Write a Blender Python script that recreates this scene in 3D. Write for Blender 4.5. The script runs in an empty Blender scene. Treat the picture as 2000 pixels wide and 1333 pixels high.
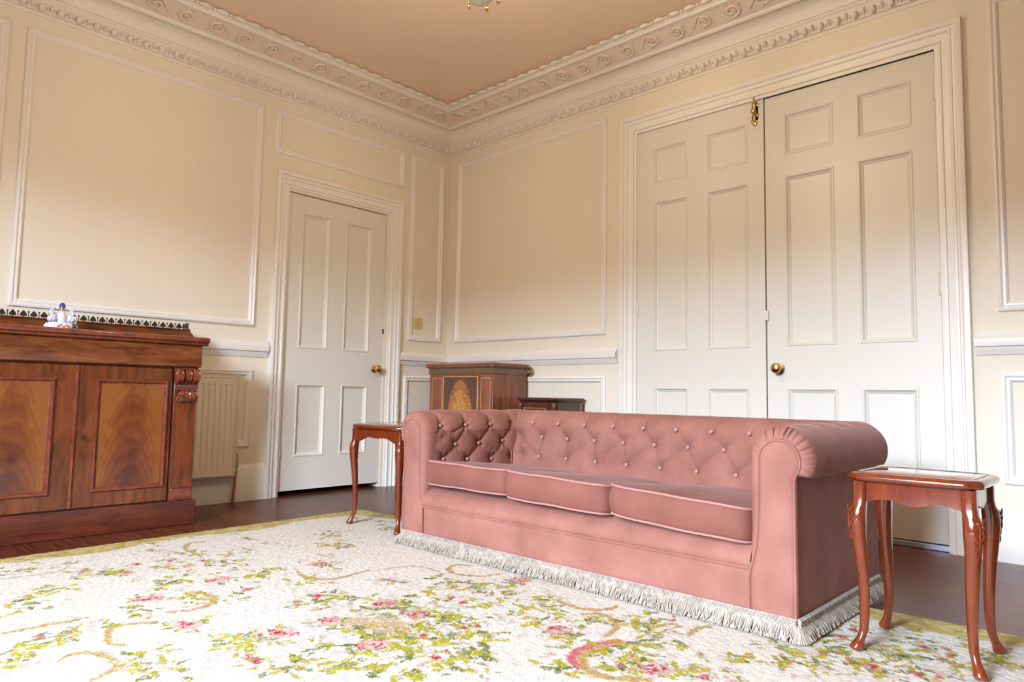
import bpy, bmesh, math, random
import numpy as np
from mathutils import Vector, Matrix
random.seed(7); rng = np.random.default_rng(11)
PI = math.pi; sin, cos = math.sin, math.cos
SC = bpy.context.scene; COL = SC.collection

# ------------------------------------------------------------------ camera
cam = bpy.data.cameras.new('camera'); camo = bpy.data.objects.new('camera', cam); COL.objects.link(camo); SC.camera = camo
CX, CY, CZ, YAW, PITCH, ROLL, FPX = 4.2117, -3.7005, 0.676, -0.7562, 0.0782, 0.0171, 1363.5
cam.sensor_width = 36.0; cam.sensor_fit = 'HORIZONTAL'; cam.lens = FPX / 2000.0 * 36.0
cam.clip_start = 0.05; cam.clip_end = 200
_d = Vector((sin(YAW)*cos(PITCH), cos(YAW)*cos(PITCH), sin(PITCH))); _r = Vector((cos(YAW), -sin(YAW), 0)); _u = _r.cross(_d)
_r2 = _r*cos(ROLL) + _u*sin(ROLL); _u2 = -_r*sin(ROLL) + _u*cos(ROLL)
camo.matrix_world = Matrix(((_r2.x, _u2.x, -_d.x, CX), (_r2.y, _u2.y, -_d.y, CY), (_r2.z, _u2.z, -_d.z, CZ), (0, 0, 0, 1)))

# ------------------------------------------------------------------ room sizes
RX, RY, RZ = 9.0, -5.8, 2.86            # right wall x, window wall y, ceiling z
WINS = [(2.62, 3.97)]                    # tall sash window in the wall behind the camera
WZ0, WZ1 = 0.35, 2.62

# ------------------------------------------------------------------ sky, daylight, exposure
world = bpy.data.worlds.new('sky'); SC.world = world; world.use_nodes = True
nt = world.node_tree; nt.nodes.clear()
wo = nt.nodes.new('ShaderNodeOutputWorld'); bg = nt.nodes.new('ShaderNodeBackground')
tc = nt.nodes.new('ShaderNodeTexCoord'); sx = nt.nodes.new('ShaderNodeSeparateXYZ'); rp = nt.nodes.new('ShaderNodeValToRGB')
nt.links.new(tc.outputs['Generated'], sx.inputs[0]); nt.links.new(sx.outputs['Z'], rp.inputs['Fac'])
e = rp.color_ramp.elements                # street and house fronts below, overcast sky above the roofs
e.remove(e[1])
for k_, (p_, c_) in enumerate(((.0, (.075, .068, .06)), (.145, (.09, .08, .07)), (.185, (1.72, 2.06, 2.62)), (.34, (1.20, 1.44, 1.82)), (1.0, (.40, .49, .62)))):
    q_ = e[0] if k_ == 0 else e.new(p_)
    q_.position = p_; q_.color = (*c_, 1)
nt.links.new(rp.outputs['Color'], bg.inputs['Color']); bg.inputs['Strength'].default_value = 56.0
nt.links.new(bg.outputs[0], wo.inputs[0])
for k, (x0, x1) in enumerate(WINS):       # sampling portals for the sky in the two window openings
    L = bpy.data.lights.new('window_portal', 'AREA'); L.shape = 'RECTANGLE'; L.size = x1-x0; L.size_y = WZ1-WZ0
    L.cycles.is_portal = True
    o = bpy.data.objects.new('window_portal', L); COL.objects.link(o)
    o.location = ((x0+x1)/2, RY-0.02, (WZ0+WZ1)/2); o.rotation_euler = (PI/2, 0, 0)
SC.view_settings.view_transform = 'Standard'; SC.view_settings.look = 'None'
SC.view_settings.gamma = 1.0; SC.view_settings.use_curve_mapping = False
SC.view_settings.exposure = 0.13
SC.cycles.max_bounces = 14; SC.cycles.diffuse_bounces = 8; SC.cycles.use_denoising = True
SC.cycles.caustics_reflective = False; SC.cycles.caustics_refractive = False; SC.cycles.sample_clamp_indirect = 8.0

# ------------------------------------------------------------------ materials
def mat(name, color=(.8, .8, .8), rough=.5, metal=0., sheen=0., sheen_tint=(1, 1, 1), coat=0., spec=.5, trans=0.):
    m = bpy.data.materials.new(name); m.use_nodes = True
    b = m.node_tree.nodes['Principled BSDF']
    b.inputs['Base Color'].default_value = (*color, 1); b.inputs['Roughness'].default_value = rough; b.inputs['Metallic'].default_value = metal
    b.inputs['Sheen Weight'].default_value = sheen; b.inputs['Sheen Tint'].default_value = (*sheen_tint, 1); b.inputs['Coat Weight'].default_value = coat
    b.inputs['Specular IOR Level'].default_value = spec; b.inputs['Transmission Weight'].default_value = trans
    return m
def nodes(m): return m.node_tree.nodes, m.node_tree.links, m.node_tree.nodes['Principled BSDF']
def noise_mix(m, c1, c2, scale=(1, 1, 1), nscale=6., detail=6., lo=.3, hi=.7, bump=0., dist=0., coord='Object'):
    N, L, b = nodes(m)
    t = N.new('ShaderNodeTexCoord'); mp = N.new('ShaderNodeMapping'); mp.inputs['Scale'].default_value = scale
    nz = N.new('ShaderNodeTexNoise'); nz.inputs['Scale'].default_value = nscale; nz.inputs['Detail'].default_value = detail; nz.inputs['Distortion'].default_value = dist
    r = N.new('ShaderNodeValToRGB'); r.color_ramp.elements[0].position = lo; r.color_ramp.elements[1].position = hi
    r.color_ramp.elements[0].color = (*c1, 1); r.color_ramp.elements[1].color = (*c2, 1)
    L.new(t.outputs[coord], mp.inputs[0]); L.new(mp.outputs[0], nz.inputs['Vector']); L.new(nz.outputs['Fac'], r.inputs['Fac']); L.new(r.outputs['Color'], b.inputs['Base Color'])
    if bump:
        bp = N.new('ShaderNodeBump'); bp.inputs['Strength'].default_value = bump; bp.inputs['Distance'].default_value = .002
        L.new(nz.outputs['Fac'], bp.inputs['Height']); L.new(bp.outputs[0], b.inputs['Normal'])
    return m
def wood(name, dark, light, scale, rough=.3, coat=.3, nscale=5., dist=.6, lo=.32, hi=.7):
    return noise_mix(mat(name, rough=rough, coat=coat), dark, light, scale, nscale, 8., lo, hi, bump=.05, dist=dist)
M = {}
M['wall'] = noise_mix(mat('cream_wall_paint', rough=.75), (.75, .675, .535), (.765, .69, .55), nscale=3., lo=.2, hi=.8)
M['trim'] = mat('white_gloss_trim', (.79, .755, .68), .35)
M['cornice'] = mat('painted_plaster', (.75, .695, .60), .6)
M['frieze'] = mat('bounce_tinted_plaster', (.72, .60, .50), .6)  # pink tint paints in light bounced up onto the scroll band
M['door'] = mat('cream_door_paint', (.69, .66, .57), .4)
M['ceil'] = mat('ceiling_paint', (.76, .585, .43), .9)
M['brass'] = mat('polished_brass', (.66, .44, .17), .25, 1.)
M['olive_brass'] = mat('aged_brass', (.42, .33, .14), .4, .8)
M['dark_brass'] = mat('tarnished_brass', (.05, .035, .025), .45, .6)
M['copper'] = mat('copper_pipe', (.46, .17, .10), .35, .7)
M['rad'] = mat('cream_radiator_enamel', (.80, .70, .54), .35)
M['void'] = mat('unlit_gap', (.01, .01, .012), .9)
M['steel'] = mat('threshold_metal', (.62, .65, .78), .45, .8)  # pale bluish tone paints in light reflected from the room beyond
M['switch'] = mat('brass_switch_plate', (.66, .52, .24), .4, .5)
M['mah_h'] = wood('mahogany_grain_across', (.060, .013, .004), (.205, .058, .012), (3, 1.6, 7), .22, dist=.6, lo=.3, hi=.7)
M['mah_v'] = wood('mahogany_grain_up', (.070, .016, .005), (.185, .046, .011), (5, 6, 1.3), .22, dist=.5, lo=.3, hi=.72)
M['mah_d'] = wood('mahogany_plinth', (.032, .007, .006), (.120, .023, .010), (3, 1.4, 7), .3, dist=.6, lo=.3, hi=.7)
M['mah_t'] = wood('mahogany_moulding', (.11, .022, .010), (.20, .045, .018), (5, 5, 5), .18, coat=.6)
M['table'] = wood('red_mahogany', (.105, .013, .0035), (.195, .035, .008), (9, 9, 1.2), .16, coat=.7, lo=.25, hi=.8)
M['cab'] = wood('rosewood', (.15, .042, .018), (.30, .095, .042), (7, 7, .9), .3)
M['cab_dark'] = wood('dark_rosewood', (.035, .009, .006), (.10, .025, .014), (6, 6, 1), .3)
M['cab_band'] = wood('carved_walnut', (.10, .055, .022), (.20, .12, .05), (20, 20, 20), .4)
M['glass'] = mat('table_glass', (.30, .10, .04), .03, coat=1.0, spec=.8)
M['porcelain'] = mat('white_porcelain', (.64, .645, .69), .12, coat=.5)
M['p_blue'] = mat('blue_glaze', (.03, .05, .28), .15); M['p_red'] = mat('red_glaze', (.60, .10, .07), .2); M['p_gold'] = mat('gilding', (.75, .48, .14), .25, .9); M['p_lilac'] = mat('lilac_glaze', (.55, .50, .62), .2); M['p_navy'] = mat('dark_glaze', (.03, .05, .10), .2)
M['inlay'] = mat('satinwood_line', (.62, .36, .10), .35)
M['milk'] = mat('milk_glass', (.85, .74, .55), .25, trans=.25)
M['fringe'] = noise_mix(mat('fringe_yarn', rough=.9, sheen=.3), (.26, .205, .150), (.42, .355, .285), (1, 1, 1), 60., 2.)
# velvet
def velvet(name, c1, c2, sheen=.2):
    m = noise_mix(mat(name, rough=.75, sheen=sheen, sheen_tint=(1., .72, .64), spec=.25), c1, c2, (1, 1, 1), 9., 5., .3, .7, bump=.03)
    nodes(m)[2].inputs['Sheen Roughness'].default_value = .35
    return m
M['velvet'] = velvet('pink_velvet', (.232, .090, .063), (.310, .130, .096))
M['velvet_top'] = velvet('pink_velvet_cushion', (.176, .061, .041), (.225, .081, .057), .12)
M['pipe'] = mat('pink_piping', (.40, .185, .155), .6, sheen=.3, sheen_tint=(1, .8, .75))
# vertex-coloured pattern (rug, marquetry)
def vmat(name, rough, bump=0., coat=0., sheen=0.):
    m = mat(name, rough=rough, coat=coat, sheen=sheen); N, L, b = nodes(m)
    a = N.new('ShaderNodeAttribute'); a.attribute_name = 'pattern'; L.new(a.outputs['Color'], b.inputs['Base Color'])
    if bump:
        t = N.new('ShaderNodeTexCoord'); nz = N.new('ShaderNodeTexNoise'); nz.inputs['Scale'].default_value = 260.; nz.inputs['Detail'].default_value = 3.
        bp = N.new('ShaderNodeBump'); bp.inputs['Strength'].default_value = bump; bp.inputs['Distance'].default_value = .004
        L.new(t.outputs['Object'], nz.inputs['Vector']); L.new(nz.outputs['Fac'], bp.inputs['Height']); L.new(bp.outputs[0], b.inputs['Normal'])
    return m
M['rug'] = vmat('floral_wool', 1.0, .7); nodes(M['rug'])[2].inputs['Specular IOR Level'].default_value = .1; M['marq'] = vmat('marquetry', .3, coat=.3)
# floor boards along x
def floor_mat():
    m = mat('dark_floorboards', rough=.25, spec=.24); N, L, b = nodes(m)
    t = N.new('ShaderNodeTexCoord'); br = N.new('ShaderNodeTexBrick')
    br.inputs['Scale'].default_value = 1.; br.inputs['Brick Width'].default_value = 2.3; br.inputs['Row Height'].default_value = .153
    br.inputs['Mortar Size'].default_value = .0022; br.inputs['Mortar Smooth'].default_value = .2; br.offset = .37
    br.inputs['Color1'].default_value = (.150, .044, .020, 1); br.inputs['Color2'].default_value = (.095, .028, .014, 1); br.inputs['Mortar'].default_value = (.02, .008, .006, 1)
    mp = N.new('ShaderNodeMapping'); mp.inputs['Scale'].default_value = (1.2, 16, 1); nz = N.new('ShaderNodeTexNoise'); nz.inputs['Scale'].default_value = 3.; nz.inputs['Detail'].default_value = 8.
    mx = N.new('ShaderNodeMixRGB'); mx.blend_type = 'MULTIPLY'; mx.inputs['Fac'].default_value = .75
    r = N.new('ShaderNodeValToRGB'); r.color_ramp.elements[0].position = .3; r.color_ramp.elements[1].position = .7; r.color_ramp.elements[0].color = (.38, .35, .33, 1); r.color_ramp.elements[1].color = (1.25, 1.2, 1.15, 1)
    L.new(t.outputs['Object'], br.inputs['Vector']); L.new(t.outputs['Object'], mp.inputs[0]); L.new(mp.outputs[0], nz.inputs['Vector']); L.new(nz.outputs['Fac'], r.inputs['Fac'])
    L.new(br.outputs['Color'], mx.inputs[1]); L.new(r.outputs['Color'], mx.inputs[2]); L.new(mx.outputs[0], b.inputs['Base Color'])
    bp = N.new('ShaderNodeBump'); bp.inputs['Strength'].default_value = .25; bp.inputs['Distance'].default_value = .002; bp.invert = True
    L.new(br.outputs['Fac'], bp.inputs['Height']); L.new(bp.outputs[0], b.inputs['Normal'])
    rr = N.new('ShaderNodeMapRange'); rr.inputs['To Min'].default_value = .20; rr.inputs['To Max'].default_value = .42
    L.new(nz.outputs['Fac'], rr.inputs['Value']); L.new(rr.outputs[0], b.inputs['Roughness'])
    return m
M['floor'] = floor_mat()
# crotch ("flame") mahogany veneer: arched figure round a dark plume up the middle of the panel
def flame_mat(name):
    m = mat(name, rough=.22, coat=.5); N, L, b = nodes(m)
    t = N.new('ShaderNodeTexCoord'); s = N.new('ShaderNodeSeparateXYZ'); L.new(t.outputs['Generated'], s.inputs[0])
    def mth(op, a, c=None):
        q = N.new('ShaderNodeMath'); q.operation = op
        for i, v in enumerate((a, c)):
            if v is None: continue
            if isinstance(v, (int, float)): q.inputs[i].default_value = v
            else: L.new(v, q.inputs[i])
        return q.outputs[0]
    ax = mth('ABSOLUTE', mth('SUBTRACT', s.outputs['Y'], .5))
    mp = N.new('ShaderNodeMapping'); mp.inputs['Scale'].default_value = (1, 2.5, 3.5); L.new(t.outputs['Generated'], mp.inputs[0])
    nz = N.new('ShaderNodeTexNoise'); nz.inputs['Scale'].default_value = 2.; nz.inputs['Detail'].default_value = 6.; L.new(mp.outputs[0], nz.inputs['Vector'])
    arch = mth('ADD', s.outputs['Z'], mth('MULTIPLY', mth('MULTIPLY', ax, ax), 2.6))          # arcs that bend down at the sides
    band = mth('SINE', mth('ADD', mth('MULTIPLY', arch, 42.), mth('MULTIPLY', nz.outputs['Fac'], 9.)))
    plume = mth('SUBTRACT', 1.12, mth('ADD', mth('MULTIPLY', ax, 3.2), mth('MULTIPLY', s.outputs['Z'], 1.15)))
    f = mth('ADD', mth('MULTIPLY', band, .08), mth('ADD', .52, mth('SUBTRACT', mth('MULTIPLY', mth('SUBTRACT', nz.outputs['Fac'], .5), .9), mth('MULTIPLY', plume, .50))))
    r = N.new('ShaderNodeValToRGB'); el = r.color_ramp.elements
    el[0].position = .12; el[0].color = (.075, .016, .008, 1); el[1].position = .95; el[1].color = (.215, .068, .013, 1)
    q = el.new(.45); q.color = (.135, .034, .008, 1)
    L.new(f, r.inputs['Fac']); L.new(r.outputs['Color'], b.inputs['Base Color'])
    return m
M['flame'] = flame_mat('flame_mahogany')

def rnd(a, b): return a+(b-a)*random.random()
# ------------------------------------------------------------------ mesh helpers
OFF = {}
class MB:
    """collects shapes in world coordinates; build() links them as one mesh object"""
    def __init__(s): s.v = []; s.f = []
    def add(s, vs, fs):
        n = len(s.v); s.v += [tuple(p) for p in vs]; s.f += [tuple(i+n for i in f) for f in fs]; return s
    def box(s, x0, x1, y0, y1, z0, z1):
        v = [(x, y, z) for z in (z0, z1) for y in (y0, y1) for x in (x0, x1)]
        return s.add(v, [(0, 2, 3, 1), (4, 5, 7, 6), (0, 1, 5, 4), (2, 6, 7, 3), (0, 4, 6, 2), (1, 3, 7, 5)])
    def grid(s, rows, closed=False, flip=False):
        n = len(rows); m = len(rows[0]); v = [p for r in rows for p in r]; f = []
        for i in range(n-1):
            for j in range(m if closed else m-1):
                q = (i*m+j, i*m+(j+1) % m, (i+1)*m+(j+1) % m, (i+1)*m+j); f.append(q[::-1] if flip else q)
        return s.add(v, f)
    def loft(s, rings, caps=True, flip=False):
        m = len(rings[0]); n0 = len(s.v); s.grid(rings, True, flip)
        if caps:
            a = tuple(n0+j for j in range(m)); b = tuple(n0+(len(rings)-1)*m+j for j in range(m))
            s.f.append(a if flip else a[::-1]); s.f.append(b[::-1] if flip else b)
        return s
    def tube(s, path, r, k=8, caps=True, closed=False):
        P = [Vector(p) for p in path]; n = len(P); R = r if hasattr(r, '__len__') else [r]*n
        rings = []; up = None
        for i in range(n):
            if closed: t = P[(i+1) % n]-P[i-1]
            else: t = P[min(i+1, n-1)]-P[max(i-1, 0)]
            t = t.normalized() if t.length > 1e-9 else Vector((0, 0, 1))
            if up is None: up = t.orthogonal().normalized()
            else:
                up = up - t*up.dot(t); up = up.normalized() if up.length > 1e-6 else t.orthogonal().normalized()
            w = t.cross(up); rings.append([P[i]+(up*cos(2*PI*j/k)+w*sin(2*PI*j/k))*R[i] for j in range(k)])
        if closed: rings.append(rings[0]); return s.loft(rings, False)
        return s.loft(rings, caps)
    def lathe(s, c, prof, k=16, axis='z'):
        rings = []
        for r, h in prof:
            ring = []
            for j in range(k):
                a = 2*PI*j/k; p = (r*cos(a), r*sin(a), h)
                if axis == 'x': p = (h, r*cos(a), r*sin(a))
                if axis == 'y': p = (r*sin(a), h, r*cos(a))
                ring.append((c[0]+p[0], c[1]+p[1], c[2]+p[2]))
            rings.append(ring)
        return s.loft(rings)
    def ball(s, c, r, k=10, n=6):
        r = r if hasattr(r, '__len__') else (r, r, r)
        return s.loft([[(c[0]+r[0]*sin(PI*(i+.02)/(n+.04))*cos(2*PI*j/k), c[1]+r[1]*sin(PI*(i+.02)/(n+.04))*sin(2*PI*j/k), c[2]-r[2]*cos(PI*(i+.02)/(n+.04))) for j in range(k)] for i in range(n+1)])
    def build(s, name, m, parent=None, smooth=35, bevel=0, seg=2, sub=0):
        me = bpy.data.meshes.new(name); off = OFF.get(parent.name, Vector()) if parent else Vector()
        V = np.array(s.v, dtype=np.float64) - np.array(off)
        me.from_pydata(V.tolist(), [], s.f); me.materials.append(m); me.update()
        bm = bmesh.new(); bm.from_mesh(me); bmesh.ops.recalc_face_normals(bm, faces=bm.faces); bm.to_mesh(me); bm.free()
        if smooth:
            me.polygons.foreach_set('use_smooth', [True]*len(me.polygons)); me.set_sharp_from_angle(angle=math.radians(smooth))
        o = bpy.data.objects.new(name, me); COL.objects.link(o)
        if parent: o.parent = parent; OFF[o.name] = off
        if bevel:
            b = o.modifiers.new('bevel', 'BEVEL'); b.width = bevel; b.segments = seg; b.limit_method = 'ANGLE'; b.angle_limit = math.radians(40); b.harden_normals = False
        if sub: q = o.modifiers.new('sub', 'SUBSURF'); q.levels = sub; q.render_levels = sub
        return o
def thing(name, label, cat, loc, group=None):
    o = bpy.data.objects.new(name, None); COL.objects.link(o); o.location = loc; o.empty_display_size = .1
    o['label'] = label; o['category'] = cat
    if group: o['group'] = group
    OFF[o.name] = Vector(loc); return o
def tag(o, label, cat, group=None):
    o['label'] = label; o['category'] = cat
    if group: o['group'] = group
    return o
def struct(o, label=None, cat=None):
    o['kind'] = 'structure'
    if label: o['label'] = label
    if cat: o['category'] = cat
    return o
def box(name, m, parent, x0, x1, y0, y1, z0, z1, bevel=.002, seg=2): return MB().box(x0, x1, y0, y1, z0, z1).build(name, m, parent, bevel=bevel, seg=seg)
# walls: (u, v, h) -> world; u runs along the wall, v is up, h stands out into the room
def on_left(u, v, h): return (h, u, v)
def on_back(u, v, h): return (u, -h, v)
def frame(mb, W, u0, u1, v0, v1, prof, sides='LRTB'):
    """mitred moulding round a rectangle; prof = [(inset from outer edge, height)]"""
    rings = [[W(u0+i, v0+i, h), W(u1-i, v0+i, h), W(u1-i, v1-i, h), W(u0+i, v1-i, h)] for i, h in prof]
    m = len(rings)
    vs = [p for r in rings for p in r]; fs = []
    for a in range(m-1):
        for j in range(4):
            fs.append((a*4+j, a*4+(j+1) % 4, (a+1)*4+(j+1) % 4, (a+1)*4+j))
    mb.add(vs, fs); return mb
PANEL = [(0, 0), (0, .010), (.006, .016), (.013, .018), (.019, .013), (.021, .011), (.024, .014), (.031, .014), (.037, .008), (.040, .005), (.041, 0)]

# ------------------------------------------------------------------ setting: floor, ceiling, walls
D1 = (-1.414, -.612, 2.011)              # left door opening y0, y1, top
D2 = (1.793, 3.457, 2.358)               # double door opening x0, x1, top
def flat(name, m, mb): return struct(mb.build(name, m, smooth=0))
flat('floor', M['floor'], MB().box(-.6, RX+.2, RY-.2, .6, -.08, 0))
flat('ceiling', M['ceil'], MB().box(-.6, RX+.2, RY-.2, .6, RZ, RZ+.1))
T = .16
flat('wall_left', M['wall'], MB().box(-T, 0, RY, D1[0], 0, RZ).box(-T, 0, D1[1], T, 0, RZ).box(-T, 0, D1[0], D1[1], D1[2], RZ))
flat('wall_back', M['wall'], MB().box(0, D2[0], 0, T, 0, RZ).box(D2[1], RX, 0, T, 0, RZ).box(D2[0], D2[1], 0, T, D2[2], RZ))
flat('wall_right', M['wall'], MB().box(RX, RX+T, RY, T, 0, RZ))
wf = MB(); xs = [-T]+[x for w in WINS for x in w]+[RX+T]
for a in range(0, len(xs), 2): wf.box(xs[a], xs[a+1], RY-T, RY, 0, RZ)
for a, b in WINS: wf.box(a, b, RY-T, RY, 0, WZ0); wf.box(a, b, RY-T, RY, WZ1, RZ)
flat('wall_front', M['wall'], wf)
for k, (a, b) in enumerate(WINS):        # sash frames
    w = MB().box(a, a+.05, RY-.12, RY-.07, WZ0, WZ1).box(b-.05, b, RY-.12, RY-.07, WZ0, WZ1).box(a, b, RY-.12, RY-.07, WZ0, WZ0+.06).box(a, b, RY-.12, RY-.07, WZ1-.05, WZ1).box(a, b, RY-.12, RY-.07, 1.38, 1.42)
    w.box((a+b)/2-.012, (a+b)/2+.012, RY-.11, RY-.08, WZ0, WZ1)
    struct(w.build('window_%d' % (k+1), M['trim'], bevel=.003))
# dark passages behind the doors
flat('wall_passage', M['void'], MB().box(-.62, -.60, D1[0]-.2, D1[1]+.2, 0, 2.3).box(-.6, -T, D1[0]-.2, D1[0]-.18, 0, 2.3).box(-.6, -T, D1[1]+.18, D1[1]+.2, 0, 2.3).box(-.6, -T, D1[0]-.2, D1[1]+.2, 2.28, 2.3)
     .box(D2[0]-.2, D2[1]+.2, .58, .60, 0, 2.6).box(D2[0]-.2, D2[0]-.18, T, .6, 0, 2.6).box(D2[1]+.18, D2[1]+.2, T, .6, 0, 2.6).box(D2[0]-.2, D2[1]+.2, T, .6, 2.58, 2.6))

# ------------------------------------------------------------------ cornice with egg-and-dart, scroll band and leaf edge
def loop(t, z): return [(t, -t, z), (RX-t, -t, z), (RX-t, RY+t, z), (t, RY+t, z)]
CP = [(0, 2.605), (.006, 2.605), (.008, 2.622), (.020, 2.624), (.024, 2.632), (.029, 2.650), (.037, 2.668), (.047, 2.680), (.054, 2.684), (.056, 2.694), (.062, 2.696), (.066, 2.712), (.078, 2.735), (.098, 2.755), (.125, 2.768), (.140, 2.771), (.141, 2.762), (.150, 2.758), (.160, 2.764), (.163, 2.776),
      (.172, 2.780), (.288, 2.826), (.290, 2.818), (.302, 2.822), (.304, 2.832), (.322, 2.842), (.325, RZ-.001), (0, RZ-.001)]
cor = MB(); cor.grid([loop(t, z) for t, z in CP], closed=True)
def egg(c, out, along, up):
    """one egg in its husk with a dart beside it; out/along/up are unit vectors"""
    c, o, a, w = Vector(c), Vector(out), Vector(along), Vector(up)
    n = (o*.62+w*-.78).normalized(); c = c+n*.008; t = n.cross(a).normalized(); t = t if t.z > 0 else -t
    K, H = 8, 5; rings = []
    for i in range(H+1):
        ph = -PI/2+PI*(i+.05)/(H+.1); rr = cos(ph)
        rings.append([c+n*.004+t*(.024*sin(ph))+a*(.0155*(1.08+.15*sin(ph))*rr*cos(2*PI*j/K))+n*(.021*rr*sin(2*PI*j/K)) for j in range(K)])
    cor.loft(rings)
    cor.tube([c+n*.002+a*(.027*cos(q))+t*(.028*sin(q)+.004) for q in [PI*(1.02*k/8-1.01)-.0 for k in range(9)]], [.0062]*9, 5)
    cor.tube([c+a*.0422+t*.026+n*.003, c+a*.0422-t*.004+n*.006, c+a*.0422-t*.028+n*.003], [.0065, .006, .002], 5)
EP = .0845
fz_ = MB()
def scroll(c, along, slope, sgn):
    """leafy S-scroll in the sloping frieze"""
    c, a, s = Vector(c), Vector(along), Vector(slope); n = a.cross(s).normalized()
    n = -n if n.z > 0 else n; P = []; R = []
    for k in range(15):
        q = k/14; r = .040*(1-.82*q); th = -PI*.5+q*PI*3.1
        P.append(c+a*(r*cos(th))*1.15+s*(r*sin(th)*sgn)+n*.006); R.append(.0105-.0055*q)
    fz_.tube(P, R, 5)
    fz_.ball(c+n*.004, (.011, .011, .008), 6, 4)
    fz_.tube([c+a*-.085+s*(.036*sgn)+n*.003, c+a*-.055+s*(-.002*sgn)+n*.004, c+a*-.02+s*(-.046*sgn)+n*.004, c+s*(-.040*sgn)+n*.004], [.004, .007, .008, .007], 5)
    for q in range(4):
        th = q*1.3+.6; fz_.ball(c+a*(.052*cos(th))+s*(.046*sin(th)*sgn)+n*.002, (.013, .013, .007), 6, 4)
def leaf_edge(c, along, out):
    c, a, o = Vector(c), Vector(along), Vector(out)
    cor.tube([c-a*.036+Vector((0, 0, -.006)), c-a*.014+o*.012+Vector((0, 0, -.010)), c+a*.014+o*.012+Vector((0, 0, -.010)), c+a*.032+Vector((0, 0, -.006))], [.006, .013, .013, .006], 6)
    cor.ball(c+a*.048+o*.006+Vector((0, 0, -.010)), .0085, 6, 4)
sl = (.116**2+.046**2)**.5
for k in range(int(4.6/EP)):
    y = -.075-k*EP; egg((.026, y, 2.651), (1, 0, 0), (0, -1, 0), (0, 0, 1))
for k in range(int(5/EP)):
    x = .075+k*EP; egg((x, -.026, 2.651), (0, -1, 0), (1, 0, 0), (0, 0, 1))
for k in range(25):
    y = -.34-k*.17; scroll((.230, y, 2.803), (0, -1, 0), (.116/sl, 0, .046/sl), 1 if k % 2 else -1)
for k in range(35):
    x = .34+k*.17; scroll((x, -.230, 2.803), (1, 0, 0), (0, -.116/sl, .046/sl), 1 if k % 2 else -1)
for k in range(43): leaf_edge((.330, -.40-k*.0975, RZ-.006), (0, -1, 0), (1, 0, 0))
for k in range(59): leaf_edge((.40+k*.0975, -.330, RZ-.006), (1, 0, 0), (0, -1, 0))
for W0, L0 in ((lambda u, t, z: (t, -u, z), 5.6), (lambda u, t, z: (u, -t, z), 8.8)):   # ground of the scroll band, pink bounce light painted in
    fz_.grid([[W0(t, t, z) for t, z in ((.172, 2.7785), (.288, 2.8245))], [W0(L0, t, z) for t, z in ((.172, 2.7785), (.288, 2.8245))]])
cn = struct(cor.build('trim_1', M['cornice'], smooth=40))
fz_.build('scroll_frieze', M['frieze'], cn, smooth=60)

# ------------------------------------------------------------------ panel mouldings, dado rail, skirting, architraves
tn = [1]
def trim(mb, m=None, bevel=0):
    tn[0] += 1; return struct(mb.build('trim_%d' % tn[0], m or M['trim'], smooth=40, bevel=bevel))
PT, PB, LT, LB = 2.530, 1.083, .812, .33
for (u0, u1, v0, v1) in [(-4.20, -2.985, PB, PT), (-2.911, -1.621, PB, PT), (-1.532, -.474, 2.246, PT), (-.399, -.073, PB, PT),
                         (-4.20, -2.985, LB, LT), (-2.911, -1.620, LB, LT), (-.425, -.073, LB, LT)]:
    trim(frame(MB(), on_left, u0, u1, v0, v1, PANEL))
for (u0, u1, v0, v1) in [(.105, 1.560, PB, PT), (.105, 1.560, LB, LT), (3.673, 5.90, PB, PT), (3.673, 5.90, LB, LT)]:
    trim(frame(MB(), on_back, u0, u1, v0, v1, PANEL))
RAIL = [(0, .893), (.008, .893), (.012, .905), (.018, .912), (.020, .926), (.034, .930), (.037, .945), (.037, .962), (.030, .968), (.018, .978), (.012, .990), (0, .992)]
SKIRT = [(0, 0), (.026, 0), (.026, .185), (.023, .190), (.023, .196), (.018, .200), (.013, .215), (.008, .220), (0, .222)]
def strip(W, u0, u1, prof):
    mb = MB(); mb.loft([[W(u0, z, h) for h, z in prof], [W(u1, z, h) for h, z in prof]]); return mb
for u0, u1 in ((RY, -1.528), (-.474, -.001)): trim(strip(on_left, u0, u1, RAIL))
for u0, u1 in ((.038, 1.655), (3.583, RX)): trim(strip(on_back, u0, u1, RAIL))
def skirt(n, W, u0, u1): return struct(strip(W, u0, u1, SKIRT).build(n, M['trim'], smooth=40))
skirt('baseboard_left', on_left, RY, -1.513); skirt('baseboard_left', on_left, -.487, 0)
skirt('baseboard_back', on_back, .026, 1.68); skirt('baseboard_back', on_back, 3.571, RX)
ARCH = [(0, 0), (0, .032), (.012, .036), (.022, .033), (.028, .022), (.034, .020), (.037, .026), (.046, .026), (.049, .018), (.072, .014), (.075, .020), (.083, .020), (.085, .010), (.100, .008), (.100, -.05)]
def architrave(W, u0, u1, top, wd):
    """moulding on both sides and over the top, mitred; wd = width, outer edge at u0, u1, top"""
    k = wd/.1; rows = []
    for i, h in ARCH:
        i *= k; rows.append([W(u0+i, 0, h), W(u0+i, top-i, h), W(u1-i, top-i, h), W(u1-i, 0, h)])
    mb = MB(); mb.grid(rows); return mb
trim(architrave(on_left, -1.514, -.486, 2.129, .1)); trim(architrave(on_back, 1.680, 3.571, 2.472, .114))

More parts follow.
